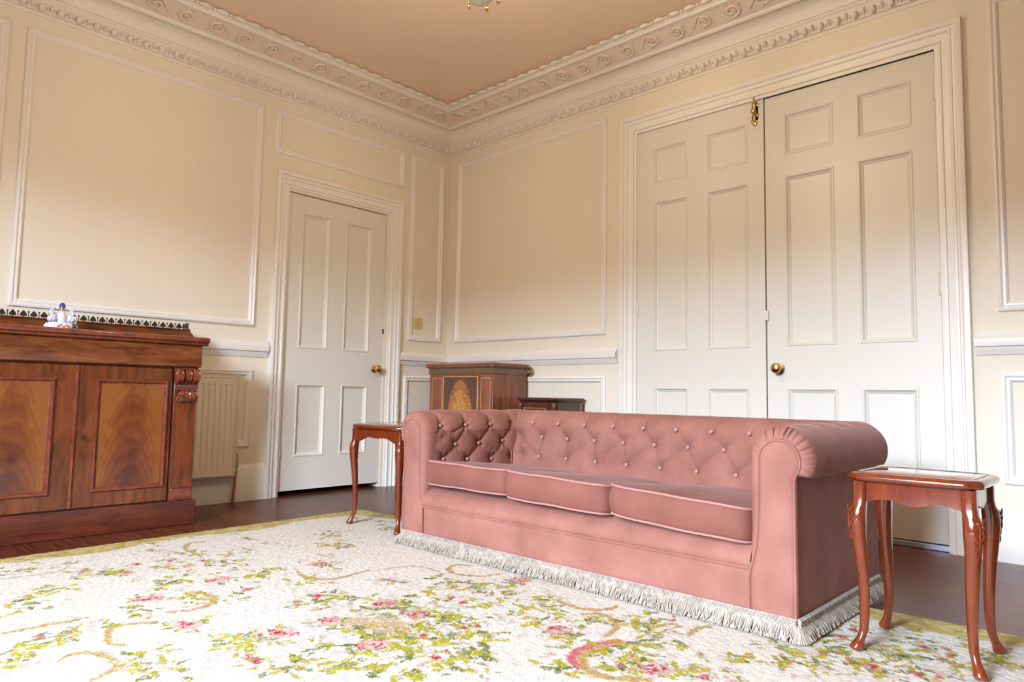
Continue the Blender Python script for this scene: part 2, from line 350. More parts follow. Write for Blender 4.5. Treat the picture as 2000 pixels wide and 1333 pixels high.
# ------------------------------------------------------------------ doors
def leaf(name, W, u0, u1, v0, v1, panels, h=-.012, th=.04):
    """panelled door leaf: rails and stiles left between sunk, moulded panels"""
    us = sorted({u0, u1, *[p[0] for p in panels], *[p[1] for p in panels]}); vs = sorted({v0, v1, *[p[2] for p in panels], *[p[3] for p in panels]})
    mb = MB(); e = 1e-5
    for a, b in zip(us, us[1:]):
        for c, d in zip(vs, vs[1:]):
            um, vm = (a+b)/2, (c+d)/2
            if not any(p[0]-e < um < p[1]+e and p[2]-e < vm < p[3]+e for p in panels):
                mb.add([W(a, c, h), W(b, c, h), W(b, d, h), W(a, d, h)], [(0, 1, 2, 3)])
    for p in panels:
        frame(mb, W, *p, [(0, h), (.004, h+.003), (.010, h+.003), (.014, h-.002), (.018, h-.007), (.026, h-.011), (.028, h-.014)])
        i = .028; mb.add([W(p[0]+i, p[2]+i, h-.014), W(p[1]-i, p[2]+i, h-.014), W(p[1]-i, p[3]-i, h-.014), W(p[0]+i, p[3]-i, h-.014)], [(0, 1, 2, 3)])
    bx = [W(u0, v0, h), W(u1, v0, h), W(u1, v1, h), W(u0, v1, h)]; bk = [W(u0, v0, h-th), W(u1, v0, h-th), W(u1, v1, h-th), W(u0, v1, h-th)]
    mb.add(bx+bk, [(0, 1, 5, 4), (1, 2, 6, 5), (2, 3, 7, 6), (3, 0, 4, 7), (4, 5, 6, 7)])
    return struct(mb.build(name, M['door'], smooth=0))
def knob(W, u, v, parent, h=-.012):
    c = W(u, v, h); ax = 'x' if W is on_left else 'y'; s = 1 if W is on_left else -1
    return MB().lathe(c, [(.001, 0), (.027, 0), (.027, s*.005), (.020, s*.009), (.010, s*.012), (.009, s*.026), (.018, s*.032), (.026, s*.042), (.028, s*.052), (.025, s*.062), (.015, s*.069), (.001, s*.071)], 20, ax).build('knob', M['brass'], parent)
def hinge(W, u, v, parent):
    a, b = W(u, v-.042, -.004), W(u, v+.042, -.004); mb = MB().tube([a, b], .0075, 8)
    for q in (-.048, .048): mb.ball(W(u, v+q, -.004), .007, 8, 4)
    for q in (-.017, 0.017): mb.tube([W(u, v+q-.002, -.004), W(u, v+q+.002, -.004)], .0095, 8)
    return mb.build('hinge', M['door'], parent)
P1 = [(-1.304, -1.082, .968, 1.892), (-.958, -.738, .968, 1.892), (-1.304, -1.082, .248, .732), (-.958, -.738, .248, .732)]
d1 = leaf('door_1', on_left, D1[0]+.004, D1[1]-.003, .032, D1[2]-.006, P1); d1['label'] = 'tall cream four-panel door in the left wall beside the radiator'
knob(on_left, -.682, .852, d1); hinge(on_left, D1[0]+.006, 1.82, d1); hinge(on_left, D1[0]+.006, .285, d1)
MB().box(-.014, -.006, -.622, -.612, 1.115, 1.15).build('latch', M['dark_brass'], d1, bevel=.001)
P2 = [(1.915, 2.150, 2.010, 2.240), (2.272, 2.526, 2.010, 2.243), (1.915, 2.150, .962, 1.895), (2.272, 2.526, .962, 1.895), (1.915, 2.150, .248, .744), (2.272, 2.526, .248, .744)]
P3 = [(2.726, 2.986, 2.010, 2.243), (3.098, 3.350, 2.010, 2.247), (2.726, 2.986, .964, 1.897), (3.098, 3.350, .964, 1.900), (2.726, 2.986, .248, .744), (3.098, 3.350, .248, .744)]
d2 = leaf('door_2', on_back, D2[0]+.001, 2.6175, .034, D2[2]+.004, P2, h=-.004); d2['label'] = 'left leaf of the cream double doors, with the brass bolt at its top'
d3 = leaf('door_3', on_back, 2.6225, D2[1]-.005, .034, D2[2]-.0015, P3); d3['label'] = 'right leaf of the cream double doors, with the round brass knob'
knob(on_back, 2.690, .846, d3)
for v in (2.162, 1.234): hinge(on_back, D2[0]+.005, v, d2)
for v in (2.165, 1.229): hinge(on_back, D2[1]-.006, v, d3)
# brass bolt at the head of the left leaf
bz = MB().box(2.552, 2.588, .004, .012, 2.245, 2.345)
bz.lathe((2.57, -.004, 2.24), [(.001, 0), (.009, 0), (.009, .03), (.013, .035), (.013, .045), (.009, .05), (.009, .08), (.012, .085), (.012, .1), (.008, .11), (.008, .14), (.001, .142)], 12)
bz.lathe((2.57, .004, 2.293), [(.001, 0), (.012, 0), (.006, -.01), (.006, -.02), (.012, -.026), (.012, -.034), (.001, -.04)], 12, 'y')
for q in range(5): bz.ball((2.57+(.016 if q % 2 else -.016), -.001, 2.24+.03*q), (.008, .004, .011), 8, 4)
for q in (2.228, 2.365): bz.ball((2.57, -.001, q), (.014, .008, .016), 8, 5)
bz.build('bolt', M['brass'], d2)
MB().box(2.612, 2.634, -.002, .011, 1.108, 1.162).build('latch_plate', M['door'], d3, bevel=.002)
struct(MB().box(D2[0], D2[1], .015, .09, 0, .028).build('trim_90', M['steel'], bevel=.004))

# ------------------------------------------------------------------ light switch, small brass wall fitting
s = thing('light_switch', 'square brass light switch inside the narrow wall panel right of the single door', 'light switch', (0, -.299, 1.22))
box('plate', M['switch'], s, .0005, .006, -.341, -.257, 1.177, 1.263, .003)
MB().box(.006, .013, -.304, -.294, 1.207, 1.233).build('rocker', M['brass'], s, bevel=.002)
for q in (-.328, -.270): MB().lathe((.006, q, 1.22), [(.001, 0), (.004, 0), (.0035, .0015), (.001, .002)], 10, 'x').build('screw', M['olive_brass'], s)
s = thing('wall_fitting', 'small round brass fitting on the back wall beside the inlaid cabinet top', 'wall fitting', (.912, 0, .845))
MB().lathe((.912, -.001, .845), [(.001, 0), (.034, 0), (.034, -.006), (.027, -.014), (.001, -.016)], 18, 'y').build('backplate', M['olive_brass'], s)
MB().lathe((.912, -.017, .845), [(.001, 0), (.012, 0), (.014, -.012), (.010, -.02), (.001, -.022)], 14, 'y').build('button', M['olive_brass'], s)

# ------------------------------------------------------------------ radiator
r = thing('radiator', 'cream panel radiator on the left wall between sideboard and door', 'radiator', (.03, -2.2, .16))
Y0, Y1, Z0, Z1 = -2.75, -1.742, .165, .768
prof = []; y = Y1
rows_top = []
mb = MB(); pts = []           # fluted front: (y, x)
pts.append((Y1, .055)); pts.append((Y1, .082)); pts.append((Y1-.006, .088)); 
yy = Y1-.035
while yy > Y0+.05:
    pts += [(yy, .088), (yy-.006, .080), (yy-.012, .080), (yy-.018, .088)]; yy -= .0345
pts += [(Y0+.006, .088), (Y0, .082), (Y0, .055)]
def fl(z, k): return [((.088-(.088-x)*k) if x > .079 else x, q, z) for q, x in pts]
mb.loft([fl(Z0, 0), fl(Z0+.045, 0), fl(Z0+.053, 1), fl(Z1-.058, 1), fl(Z1-.050, 0), fl(Z1, 0)])
mb.build('panel', M['rad'], r, smooth=30)
MB().box(.030, .092, Y0-.004, Y1+.004, Z1, Z1+.006).box(.030, .092, Y1-.002, Y1+.004, Z0+.02, Z1).build('top_grille', M['rad'], r, bevel=.002)
frame(MB(), lambda u, v, h: (h, u, v), Y0+.004, Y1-.004, Z0+.004, Z1-.004, [(0, .089), (.003, .0925), (.010, .0925), (.013, .089)]).build('panel_rim', M['rad'], r, smooth=40)
for q in (-2.60, -1.95): box('bracket', M['rad'], r, .002, .055, q, q+.04, .3, .6)
v = MB().lathe((.055, -1.722, .16), [(.001, 0), (.010, 0), (.010, .012), (.013, .014), (.013, .03), (.009, .034), (.011, .05), (.016, .055), (.016, .066), (.011, .07), (.013, .075), (.014, .125), (.011, .135), (.001, .137)], 12)
v.tube([(.055, -1.722, .195), (.055, -1.745, .195)], .008, 8).build('valve', M['olive_brass'], r)
MB().tube([(.055, -1.722, .165), (.053, -1.723, .10), (.048, -1.726, .03), (.048, -1.726, .0)], .0085, 8).build('pipe', M['copper'], r)

# ------------------------------------------------------------------ rug: flat woven pattern painted per knot on the rug's own grid
rug_o = Vector((.802, -1.321)); TH = math.radians(2.6)
RW, RD, ST = 3.64, 2.75, .0055
nu, nv = int(RW/ST)+1, int(RD/ST)+1
UU, VV = np.meshgrid(np.linspace(0, RW, nu), np.linspace(0, RD, nv), indexing='ij')
cream = np.array([.65, .605, .515]); C = np.ones((nu, nv, 3))*cream
def lump(s, seed):                      # smooth random field
    g = np.random.default_rng(seed).random((int(RW/s)+3, int(RD/s)+3)); a = UU/s; b = VV/s; i = a.astype(int); j = b.astype(int); fa, fb = a-i, b-j
    fa = fa*fa*(3-2*fa); fb = fb*fb*(3-2*fb)
    return g[i, j]*(1-fa)*(1-fb)+g[i+1, j]*fa*(1-fb)+g[i, j+1]*(1-fa)*fb+g[i+1, j+1]*fa*fb
JU = UU+(lump(.012, 1)-.5)*.012; JV = VV+(lump(.012, 2)-.5)*.012      # ragged yarn edges
def win(u, v, r):
    i0, i1 = max(0, int((u-r)/ST)), min(nu, int((u+r)/ST)+2); j0, j1 = max(0, int((v-r)/ST)), min(nv, int((v+r)/ST)+2)
    return (slice(i0, i1), slice(j0, j1)) if i1 > i0 and j1 > j0 else None
FRAY = np.where(rng.random((nu, nv)) < .84, 1., .25)
def blend(w, m, col):
    m = m*FRAY[w]; C[w] = C[w]*(1-m[..., None])+np.array(col)*m[..., None]*rnd(.88, 1.12)
def ellipse(u, v, a, b, ang, col, al=.9):
    w = win(u, v, max(a, b)+.02)
    if w is None: return
    du, dv = JU[w]-u, JV[w]-v; p = (du*cos(ang)+dv*sin(ang))/a; q = (-du*sin(ang)+dv*cos(ang))/b
    blend(w, np.clip((1.08-(p*p+q*q))*3, 0, 1)*al, col)
def leaf_shape(u, v, a, b, ang, col, al=.9):
    w = win(u, v, a+.02)
    if w is None: return
    du, dv = JU[w]-u, JV[w]-v; p = (du*cos(ang)+dv*sin(ang))/a; q = (-du*sin(ang)+dv*cos(ang))/(b*np.clip(1-p*p, .02, 1))
    m = np.clip((1.05-q*q)*3, 0, 1)*(np.abs(p) < 1)*al; blend(w, m, col)
    blend(w, m*np.clip(1-np.abs(q)*4, 0, 1)*.5, np.array(col)*1.6)
def curve(P, wd, col, al=.85):
    P = np.array(P); t = np.linspace(0, len(P)-1, len(P)*14); i = np.clip(t.astype(int), 0, len(P)-2); f = t-i
    Pm = np.vstack([2*P[0]-P[1], P, 2*P[-1]-P[-2]])
    a, b, c, d = Pm[i], Pm[i+1], Pm[i+2], Pm[i+3]; f = f[:, None]
    Q = .5*(2*b+(c-a)*f+(2*a-5*b+4*c-d)*f*f+(3*b-a-3*c+d)*f**3)
    for k, (u, v) in enumerate(Q): ellipse(u, v, wd*(.6+.4*sin(PI*k/len(Q))), wd*(.6+.4*sin(PI*k/len(Q))), 0, col, al)
ROSE, PINK, BLUSH = (.37, .022, .05), (.50, .115, .13), (.48, .28, .24)
GREEN, LIME, SAGE, GOLD, TAN, SKY, LILAC = (.125, .145, .025), (.34, .30, .010), (.19, .205, .085), (.42, .275, .075), (.42, .30, .16), (.36, .41, .42), (.42, .33, .30)
def leaves(u, v, n, r, L=(.016, .033), al=.95):
    for _ in range(n):
        a = rnd(0, 2*PI); q = r*rnd(.2, 1); l = rnd(*L)
        leaf_shape(u+q*cos(a), v+q*sin(a), l, l*rnd(.33, .45), a+rnd(-.8, .8), random.choice((GREEN, SAGE, LIME, LIME, LIME)), al)
def rose(u, v, r):
    leaves(u, v, 6, r*1.5)
    ellipse(u, v, r, r*.88, rnd(0, 3), (.52, .34, .28), .9)
    for k in range(13):
        a = rnd(0, 2*PI); q = rnd(.25, .95)*r; ellipse(u+q*cos(a), v+q*sin(a), r*rnd(.22, .42), r*rnd(.07, .13), a+PI/2+rnd(-.3, .3), random.choice((ROSE, ROSE, ROSE, PINK, (.56, .42, .36))), .95)
    ellipse(u, v, r*.2, r*.15, 0, ROSE)
def bud(u, v):
    r = rnd(.014, .022); leaves(u, v, 4, .045, (.012, .022))
    a = rnd(0, PI); ellipse(u, v, r, r*.7, a, PINK, .9); ellipse(u+.3*r, v, r*.55, r*.4, a, ROSE, .9); ellipse(u-.5*r, v+.3*r, r*.35, r*.25, a, BLUSH, .8)
def spray(u, v, r, cols=(LILAC, SKY, BLUSH), n=12):
    for _ in range(n): ellipse(u+random.gauss(0, r), v+random.gauss(0, r), rnd(.008, .018), rnd(.006, .012), rnd(0, 3), random.choice(cols), .5)
buds = [(0.28, 1.56), (0.43, 1.58), (0.57, 1.48), (0.46, 1.4), (0.25, 1.26), (0.49, 1.29), (0.63, 1.29), (0.58, 1.2), (0.53, 0.98), (0.46, 0.86), (0.31, 0.87), (0.54, 1.07), (0.42, 0.51), (0.56, 0.55), (1.07, 1.28), (1.51, 1.49), (1.63, 1.59), (1.67, 1.59), (1.1, 1.89), (1.31, 1.17), (1.43, 1.24), (1.34, 1.27), (1.3, 1.16), (1.68, 1.05), (1.3, 0.89), (1.34, 0.88), (1.63, 0.88), (1.69, 0.89), (1.86, 1.06), (1.88, 1.02), (1.83, 1.18), (1.97, 1.27), (1.96, 1.22), (2.69, 0.38), (2.81, 0.56), (2.91, 0.54), (2.95, 0.52), (2.88, 0.31), (2.93, 0.28), (2.27, 0.58), (2.53, 0.92)]
roses = [(0.89, 1.29), (0.95, 1.55), (0.95, 0.91), (1.54, 1.43), (1.29, 1.58), (1.54, 1.29), (1.52, 1.06), (1.67, 1.07), (1.65, 0.55), (1.79, 1.32), (2.08, 0.89), (2.42, 0.95)]
clusters = [(0.62, 1.7), (0.7, 1.79), (0.77, 1.87), (0.69, 0.67), (1.11, 1.09), (1.13, 1.37), (1.13, 1.79), (1.15, 1.87), (1.18, 1.95), (1.27, 2.0), (1.43, 1.75), (1.55, 1.76), (1.5, 1.57), (1.55, 1.55), (1.72, 1.52), (1.76, 1.58), (1.01, 1.43), (1.05, 1.61), (0.27, 1.74), (0.47, 1.54), (0.53, 1.51), (0.44, 1.16), (0.6, 1.33), (0.88, 1.1), (0.66, 1.16), (0.78, 1.38), (0.83, 1.46), (0.92, 1.17), (0.73, 0.68), (0.5, 0.59), (1.52, 0.9), (1.44, 0.73), (1.58, 0.71), (1.63, 0.74), (1.75, 0.85), (1.74, 0.75), (1.66, 0.62), (1.9, 0.79), (1.98, 0.86), (1.95, 0.72), (1.87, 0.65), (2.09, 0.77), (2.22, 0.69), (2.19, 0.61), (2.29, 0.71), (2.24, 1.11), (2.15, 0.92), (2.29, 0.94), (2.37, 1.01), (1.95, 1.12), (1.98, 1.09), (2.05, 1.17), (2.03, 1.22), (2.34, 0.76), (2.27, 0.84), (2.34, 0.9), (2.49, 0.91), (2.55, 0.75), (2.64, 0.7), (2.68, 0.54), (2.66, 0.44), (2.69, 0.61), (2.75, 0.52), (2.8, 0.62), (2.87, 0.56), (2.85, 0.41), (2.83, 0.44), (3.05, 0.29), (2.99, 0.4), (2.59, 0.61)]
bouquet = [(1.43, 1.08), (1.34, 1.11), (1.57, 1.11), (1.59, 1.03), (1.64, 1.27), (1.71, 1.28), (1.79, 1.25), (1.82, 1.23), (1.78, 1.13), (1.71, 1.02), (1.76, 1.04), (1.78, 1.0), (1.7, 1.39), (1.81, 1.4), (1.86, 1.29), (1.92, 1.3), (1.88, 1.2), (1.89, 1.15), (1.92, 1.42), (1.99, 1.42), (1.84, 1.45), (1.84, 1.49), (2.05, 1.28), (2.02, 1.35), (1.83, 1.02), (1.35, 1.21)]
basket = [(1.61, 1.23), (1.64, 1.15), (1.72, 1.19), (1.74, 1.25), (1.74, 1.17), (1.67, 1.22)]
arcs = [([(1.13, 1.57), (1.16, 1.5), (1.14, 1.44), (1.09, 1.41), (1.02, 1.4), (0.97, 1.42)], 1), ([(0.97, 1.03), (1.07, 1.06), (1.16, 1.01), (1.16, 0.91), (1.15, 0.83)], 1), ([(1.21, 1.63), (1.17, 1.67), (1.16, 1.73), (1.21, 1.76), (1.27, 1.78), (1.33, 1.76)], 0),
        ([(1.33, 1.91), (1.3, 1.87), (1.34, 1.83), (1.4, 1.82), (1.45, 1.83), (1.49, 1.86), (1.51, 1.9)], 0), ([(0.35, 1.8), (0.37, 1.73), (0.38, 1.65), (0.34, 1.59)], 2), ([(0.24, 1.02), (0.24, 1.1), (0.35, 1.16), (0.44, 1.16)], 0), ([(1.0, 1.95), (1.01, 1.89), (1.01, 1.83), (1.02, 1.78)], 0),
        ([(1.54, 0.53), (1.51, 0.61), (1.43, 0.65), (1.35, 0.62), (1.33, 0.55), (1.38, 0.52)], 0), ([(1.18, 0.82), (1.19, 0.74), (1.24, 0.67), (1.32, 0.67), (1.36, 0.67)], 2), ([(1.89, 0.64), (1.94, 0.67), (2.02, 0.67), (2.07, 0.62), (2.07, 0.57)], 0), ([(2.04, 0.72), (2.08, 0.68), (2.15, 0.71), (2.19, 0.77), (2.2, 0.84)], 0),
        ([(2.44, 1.02), (2.39, 1.06), (2.33, 1.08), (2.27, 1.05), (2.24, 0.99), (2.24, 0.92), (2.27, 0.85), (2.34, 0.8)], 3), ([(2.28, 1.08), (2.23, 1.04), (2.21, 0.98), (2.22, 0.9), (2.25, 0.84)], 4), ([(2.37, 0.68), (2.36, 0.6), (2.38, 0.55)], 0)]
# gold border with flecks
edge = np.minimum(np.minimum(UU, RW-UU), np.minimum(VV, RD-VV)); bw = .135+.035*np.sin((UU+VV)*9)
bm_ = np.clip((bw-edge)/.02, 0, 1)*.95; fl_ = lump(.022, 5)
gold = np.array([.46, .36, .12])[None, None]*(1-fl_[..., None]*.0)+(fl_[..., None]-.45)*np.array([.20, .20, .16])
C = C*(1-bm_[..., None])+gold*bm_[..., None]
for k in range(260):
    s_ = rnd(0, 1); u, v = ((rnd(0, RW), rnd(.01, .13)) if s_ < .57 else (rnd(.01, .13), rnd(0, RD)))
    leaf_shape(u, v, rnd(.02, .04), rnd(.006, .012), rnd(0, 3), random.choice((TAN, LIME, (.48, .43, .30), GOLD, SAGE)), .7)
for (u, v) in buds+roses+clusters+bouquet: spray(u, v, .06, n=7)
for k in range(40): spray(1.68+random.gauss(0, .16), 1.2+random.gauss(0, .14), .05, (SKY, LILAC, SAGE, (.48, .42, .28)), 6)
for P, kind in arcs:
    wd = (.008, .009, .006, .013, .010)[kind]
    curve(P, wd*1.5, (TAN, BLUSH, LILAC, TAN, PINK)[kind], .6)
    curve([(u+.006, v+.006) for u, v in P], wd*.8, (GOLD, GOLD, BLUSH, GOLD, PINK)[kind], .85)
for u, v in basket: ellipse(u, v, .05, .035, rnd(0, 3), (.48, .40, .20), .8)
for u, v in basket:
    for q in range(3): curve([(u-.05, v+.02*q), (u, v+.02*q-.02), (u+.05, v+.02*q)], .006, TAN, .6)
for u, v in clusters: leaves(u, v, 9, .066)
for k in range(170):                     # small sprigs that thicken the garlands
    u, v = random.choice(clusters+buds+roses); u += random.gauss(0, .09); v += random.gauss(0, .07); leaves(u, v, 3, .03, (.010, .020)); spray(u, v, .03, (PINK, BLUSH, LILAC, TAN), 3)
for k in range(70): leaves(rnd(.15, 3.5), rnd(.14, .34), 3, .04, (.012, .024)); bud(rnd(.2, 3.5), rnd(.16, .36)) if k % 3 == 0 else None
for u, v in bouquet: leaves(u, v, 9, .06)
for u, v in buds: bud(u, v)
for u, v in roses: rose(u, v, .046)
for k in range(26):                      # garland along the parts of the border seen only from the side
    u, v = (rnd(.3, 3.4), rnd(2.2, 2.5)) if k % 2 else (rnd(3.1, 3.4), rnd(.3, 2.4)); leaves(u, v, 4, .05); bud(u+.05, v)
C *= (1+(lump(.009, 8)-.5)*.16+(rng.random((nu, nv))-.5)*.12)[..., None]; C = np.clip(C, .01, .85)
pile = .012*np.clip(np.minimum(edge, .012)/.012, 0, 1)+.0012*rng.random((nu, nv))+.0022*(lump(.010, 9)-.5)
PX = rug_o.x+UU*cos(TH)+VV*sin(TH); PY = rug_o.y+UU*sin(TH)-VV*cos(TH)
rim = edge < ST*.5
PX += np.where(rim, (rng.random((nu, nv))-.5)*.006, 0); PY += np.where(rim, (rng.random((nu, nv))-.5)*.006, 0)
me = bpy.data.meshes.new('rug'); co = np.stack([PX, PY, pile+.001], -1).reshape(-1, 3).astype(np.float32)
idx = np.arange(nu*nv).reshape(nu, nv); fc = np.stack([idx[:-1, :-1], idx[:-1, 1:], idx[1:, 1:], idx[1:, :-1]], -1).reshape(-1, 4)
me.vertices.add(len(co)); me.vertices.foreach_set('co', co.ravel()); me.loops.add(fc.size); me.loops.foreach_set('vertex_index', fc.ravel().astype(np.int32))
me.polygons.add(len(fc)); me.polygons.foreach_set('loop_start', np.arange(0, fc.size, 4, dtype=np.int32)); me.polygons.foreach_set('use_smooth', np.ones(len(fc), bool)); me.update(); me.validate()
at = me.attributes.new('pattern', 'FLOAT_COLOR', 'POINT'); at.data.foreach_set('color', np.concatenate([C, np.ones((nu, nv, 1))], -1).astype(np.float32).ravel())
me.materials.append(M['rug']); rug = bpy.data.objects.new('rug', me); COL.objects.link(rug)
tag(rug, 'large cream wool rug with rose garlands and gold border on the floorboards', 'rug')
if sum(p.normal.z for p in list(me.polygons)[:50]) < 0: me.flip_normals()
RUGZ = .0162

# ------------------------------------------------------------------ pink velvet buttoned sofa
SX0, SX1, SY0, SY1 = 1.684, 3.433, -1.71, -.99
sofa = thing('chesterfield_sofa', 'pink velvet three-seat sofa with rolled arms and buttoned back on the rug', 'sofa', (2.56, -1.35, RUGZ))
ACL, ACR = 1.727, 3.390                  # roll centres of the arms
ZR, RR = .507, .095
def seg_d(px, pz, a, b):
    ax, az = a; bx, bz = b; dx, dz = bx-ax, bz-az; t = max(0., min(1., ((px-ax)*dx+(pz-az)*dz)/(dx*dx+dz*dz))); return math.hypot(px-ax-t*dx, pz-az-t*dz)
def tuft(px, pz, btn, segs):
    db, ba, bb = min((math.hypot(px-a, pz-b), a, b) for a, b in btn); ds = min(seg_d(px, pz, a, b) for a, b in segs)
    th = math.atan2(pz-bb, px-ba)
    return -.021*math.exp(-(db/.023)**1.2) - .0030*math.cos(6*th+.6)*math.exp(-((db-.020)/.014)**2) - .0082*math.exp(-ds/.0065) + .0050*(1-math.exp(-(min(ds, db)/.035)**1.5))
def button(mbtn, c, n, r=.0092):
    c, n = Vector(c), Vector(n).normalized(); c = c-n*.0085; a = n.orthogonal().normalized(); b = n.cross(a)
    mbtn.loft([[c+n*h+(a*cos(2*PI*j/10)+b*sin(2*PI*j/10))*q for j in range(10)] for q, h in ((r*.8, -.004), (r, .0), (r*.93, .003), (r*.65, .0052), (r*.1, .006))])
# --- backrest
bt = [(1.916+.1586*i, .549) for i in range(8)]; bm2 = [(1.985+.1570*i, .478) for i in range(7)]; bl = [(1.975+.1675*i, .385) for i in range(7)]
bt = [(1.775, .549)]+bt+[(3.185, .549), (3.33, .549)]; bm2 = [(1.84, .478)]+bm2+[(3.09, .478), (3.24, .478)]; bl = [(1.86, .385)]+bl+[(3.145, .385), (3.27, .385)]
segs = []
for t_, m_ in ((bt, bm2), (bm2, bl)):
    for p in m_:
        for q in sorted(t_, key=lambda q: abs(q[0]-p[0]))[:2]: segs.append((p, q))
segs += [(p, (p[0]+.004, .60)) for p in bt]
BYC = -1.035                             # axis of the back roll
def back_path():
    P = []
    for k in range(34):
        z = .24+(ZR-.24)*k/33; P.append((-1.150+.020*(k/33), z, 0, z))
    for k in range(1, 27):
        a = PI-PI*1.12*k/26; P.append((BYC+RR*cos(a), ZR+RR*sin(a), 1, ZR+RR*(PI-a)))
    P += [(-.962, .455, 0, 2), (-.965, .42, 0, 2), (-.990, .05, 0, 2)]
    return P
bp = back_path(); rows = []; NX = 210
for i in range(NX+1):
    x = 1.735+(3.382-1.735)*i/NX; row = []
    for k, (y, z, tp, h) in enumerate(bp):
        a, b = bp[max(k-1, 0)], bp[min(k+1, len(bp)-1)]; ty, tz = b[0]-a[0], b[1]-a[1]; l = math.hypot(ty, tz); ny, nz = -tz/l, ty/l
        d = tuft(x, h, bt+bm2+bl, segs)*min(1, max(0, (.74-h)/.10)) if h < .74 else 0
        if h > .62 and h < .75: d += -.0012*math.exp(-min(abs(x-p[0]) for p in bt)/.008)*max(0, (.75-h)/.13)
        row.append((x, y+ny*d, z+nz*d))
    rows.append(row)
MB().grid(rows).build('backrest', M['velvet'], sofa, smooth=80)
for row_ in (bt, bm2, bl):
    for (x, z) in row_:
        if 1.86 < x < 3.26:
            yb = BYC-math.sqrt(RR*RR-(z-ZR)**2) if z > ZR else -1.150+.020*(z-.24)/(ZR-.24)
            n = (0, -1, .35) if z > .52 else (0, -1, .05)
            mb = MB(); button(mb, (x, yb+.006, z), n); mb.build('button', M['pipe'], sofa, smooth=60)  # paler piping pink paints in the light the buttons catch
MB().tube([(1.82, -1.155, .27), (1.815, -1.150, .40), (1.815, -1.135, .50), (1.80, -1.115, .565)], .004, 6).build('seam_piping', M['velvet'], sofa)
MB().tube([(3.297, -1.155, .27), (3.302, -1.150, .40), (3.302, -1.135, .50), (3.317, -1.115, .565)], .004, 6).build('seam_piping', M['velvet'], sofa)
# --- arms (s = +1 right, -1 left)
abt = [(-1.612, .539), (-1.455, .539), (-1.293, .540), (-1.140, .545)]; abm = [(-1.672, .455), (-1.520, .450), (-1.372, .450), (-1.210, .455)]; abl = [(-1.591, .385), (-1.443, .378), (-1.285, .372), (-1.14, .37)]
asegs = []
for t_, m_ in ((abt, abm), (abm, abl)):
    for p in m_:
        for q in sorted(t_, key=lambda q: abs(q[0]-p[0]))[:2]: asegs.append((p, q))
asegs += [(p, (p[0], .70)) for p in abt]
def arm_path():
    """(x offset from roll centre towards the outside, z, height along the surface), from seat over the roll to the outer foot"""
    P = [(-.093, .05+(ZR-.05)*k/36, .05+(ZR-.05)*k/36) for k in range(37)]
    for k in range(1, 91):
        a = PI-PI*1.17*k/90; P.append((RR*cos(a), ZR+RR*sin(a), ZR+RR*(PI-a)))
    P += [(.070, .459, 2), (.056, .462, 2), (.046, .466, 2), (.043, .464, 2), (.043, .445, 2), (.043, .40, 2)]
    P += [(.043, .40-.35*k/10, 2) for k in range(1, 11)]
    return P
ap = arm_path()
FAC = [(-.091, .05), (-.091, .15), (-.089, .18), (-.078, .215), (-.070, .25), (-.065, .30), (-.062, .36), (-.060, .42), (-.060, .46)]+[(.060*cos(PI-PI*1.19*k/22), .502+.060*sin(PI-PI*1.19*k/22)) for k in range(23)]+[(.046, .462), (.043, .445), (.043, .35), (.043, .2), (.043, .05)]
def resample(P, n):
    P = [Vector((a, b, 0)) for a, b in P]; L = [0]
    for a, b in zip(P, P[1:]): L.append(L[-1]+(b-a).length)
    out = []
    for k in range(n):
        t = L[-1]*k/(n-1); i = max(j for j in range(len(L)) if L[j] <= t+1e-9); i = min(i, len(P)-2); f = (t-L[i])/(L[i+1]-L[i]); q = P[i].lerp(P[i+1], f); out.append((q.x, q.y))
    return out
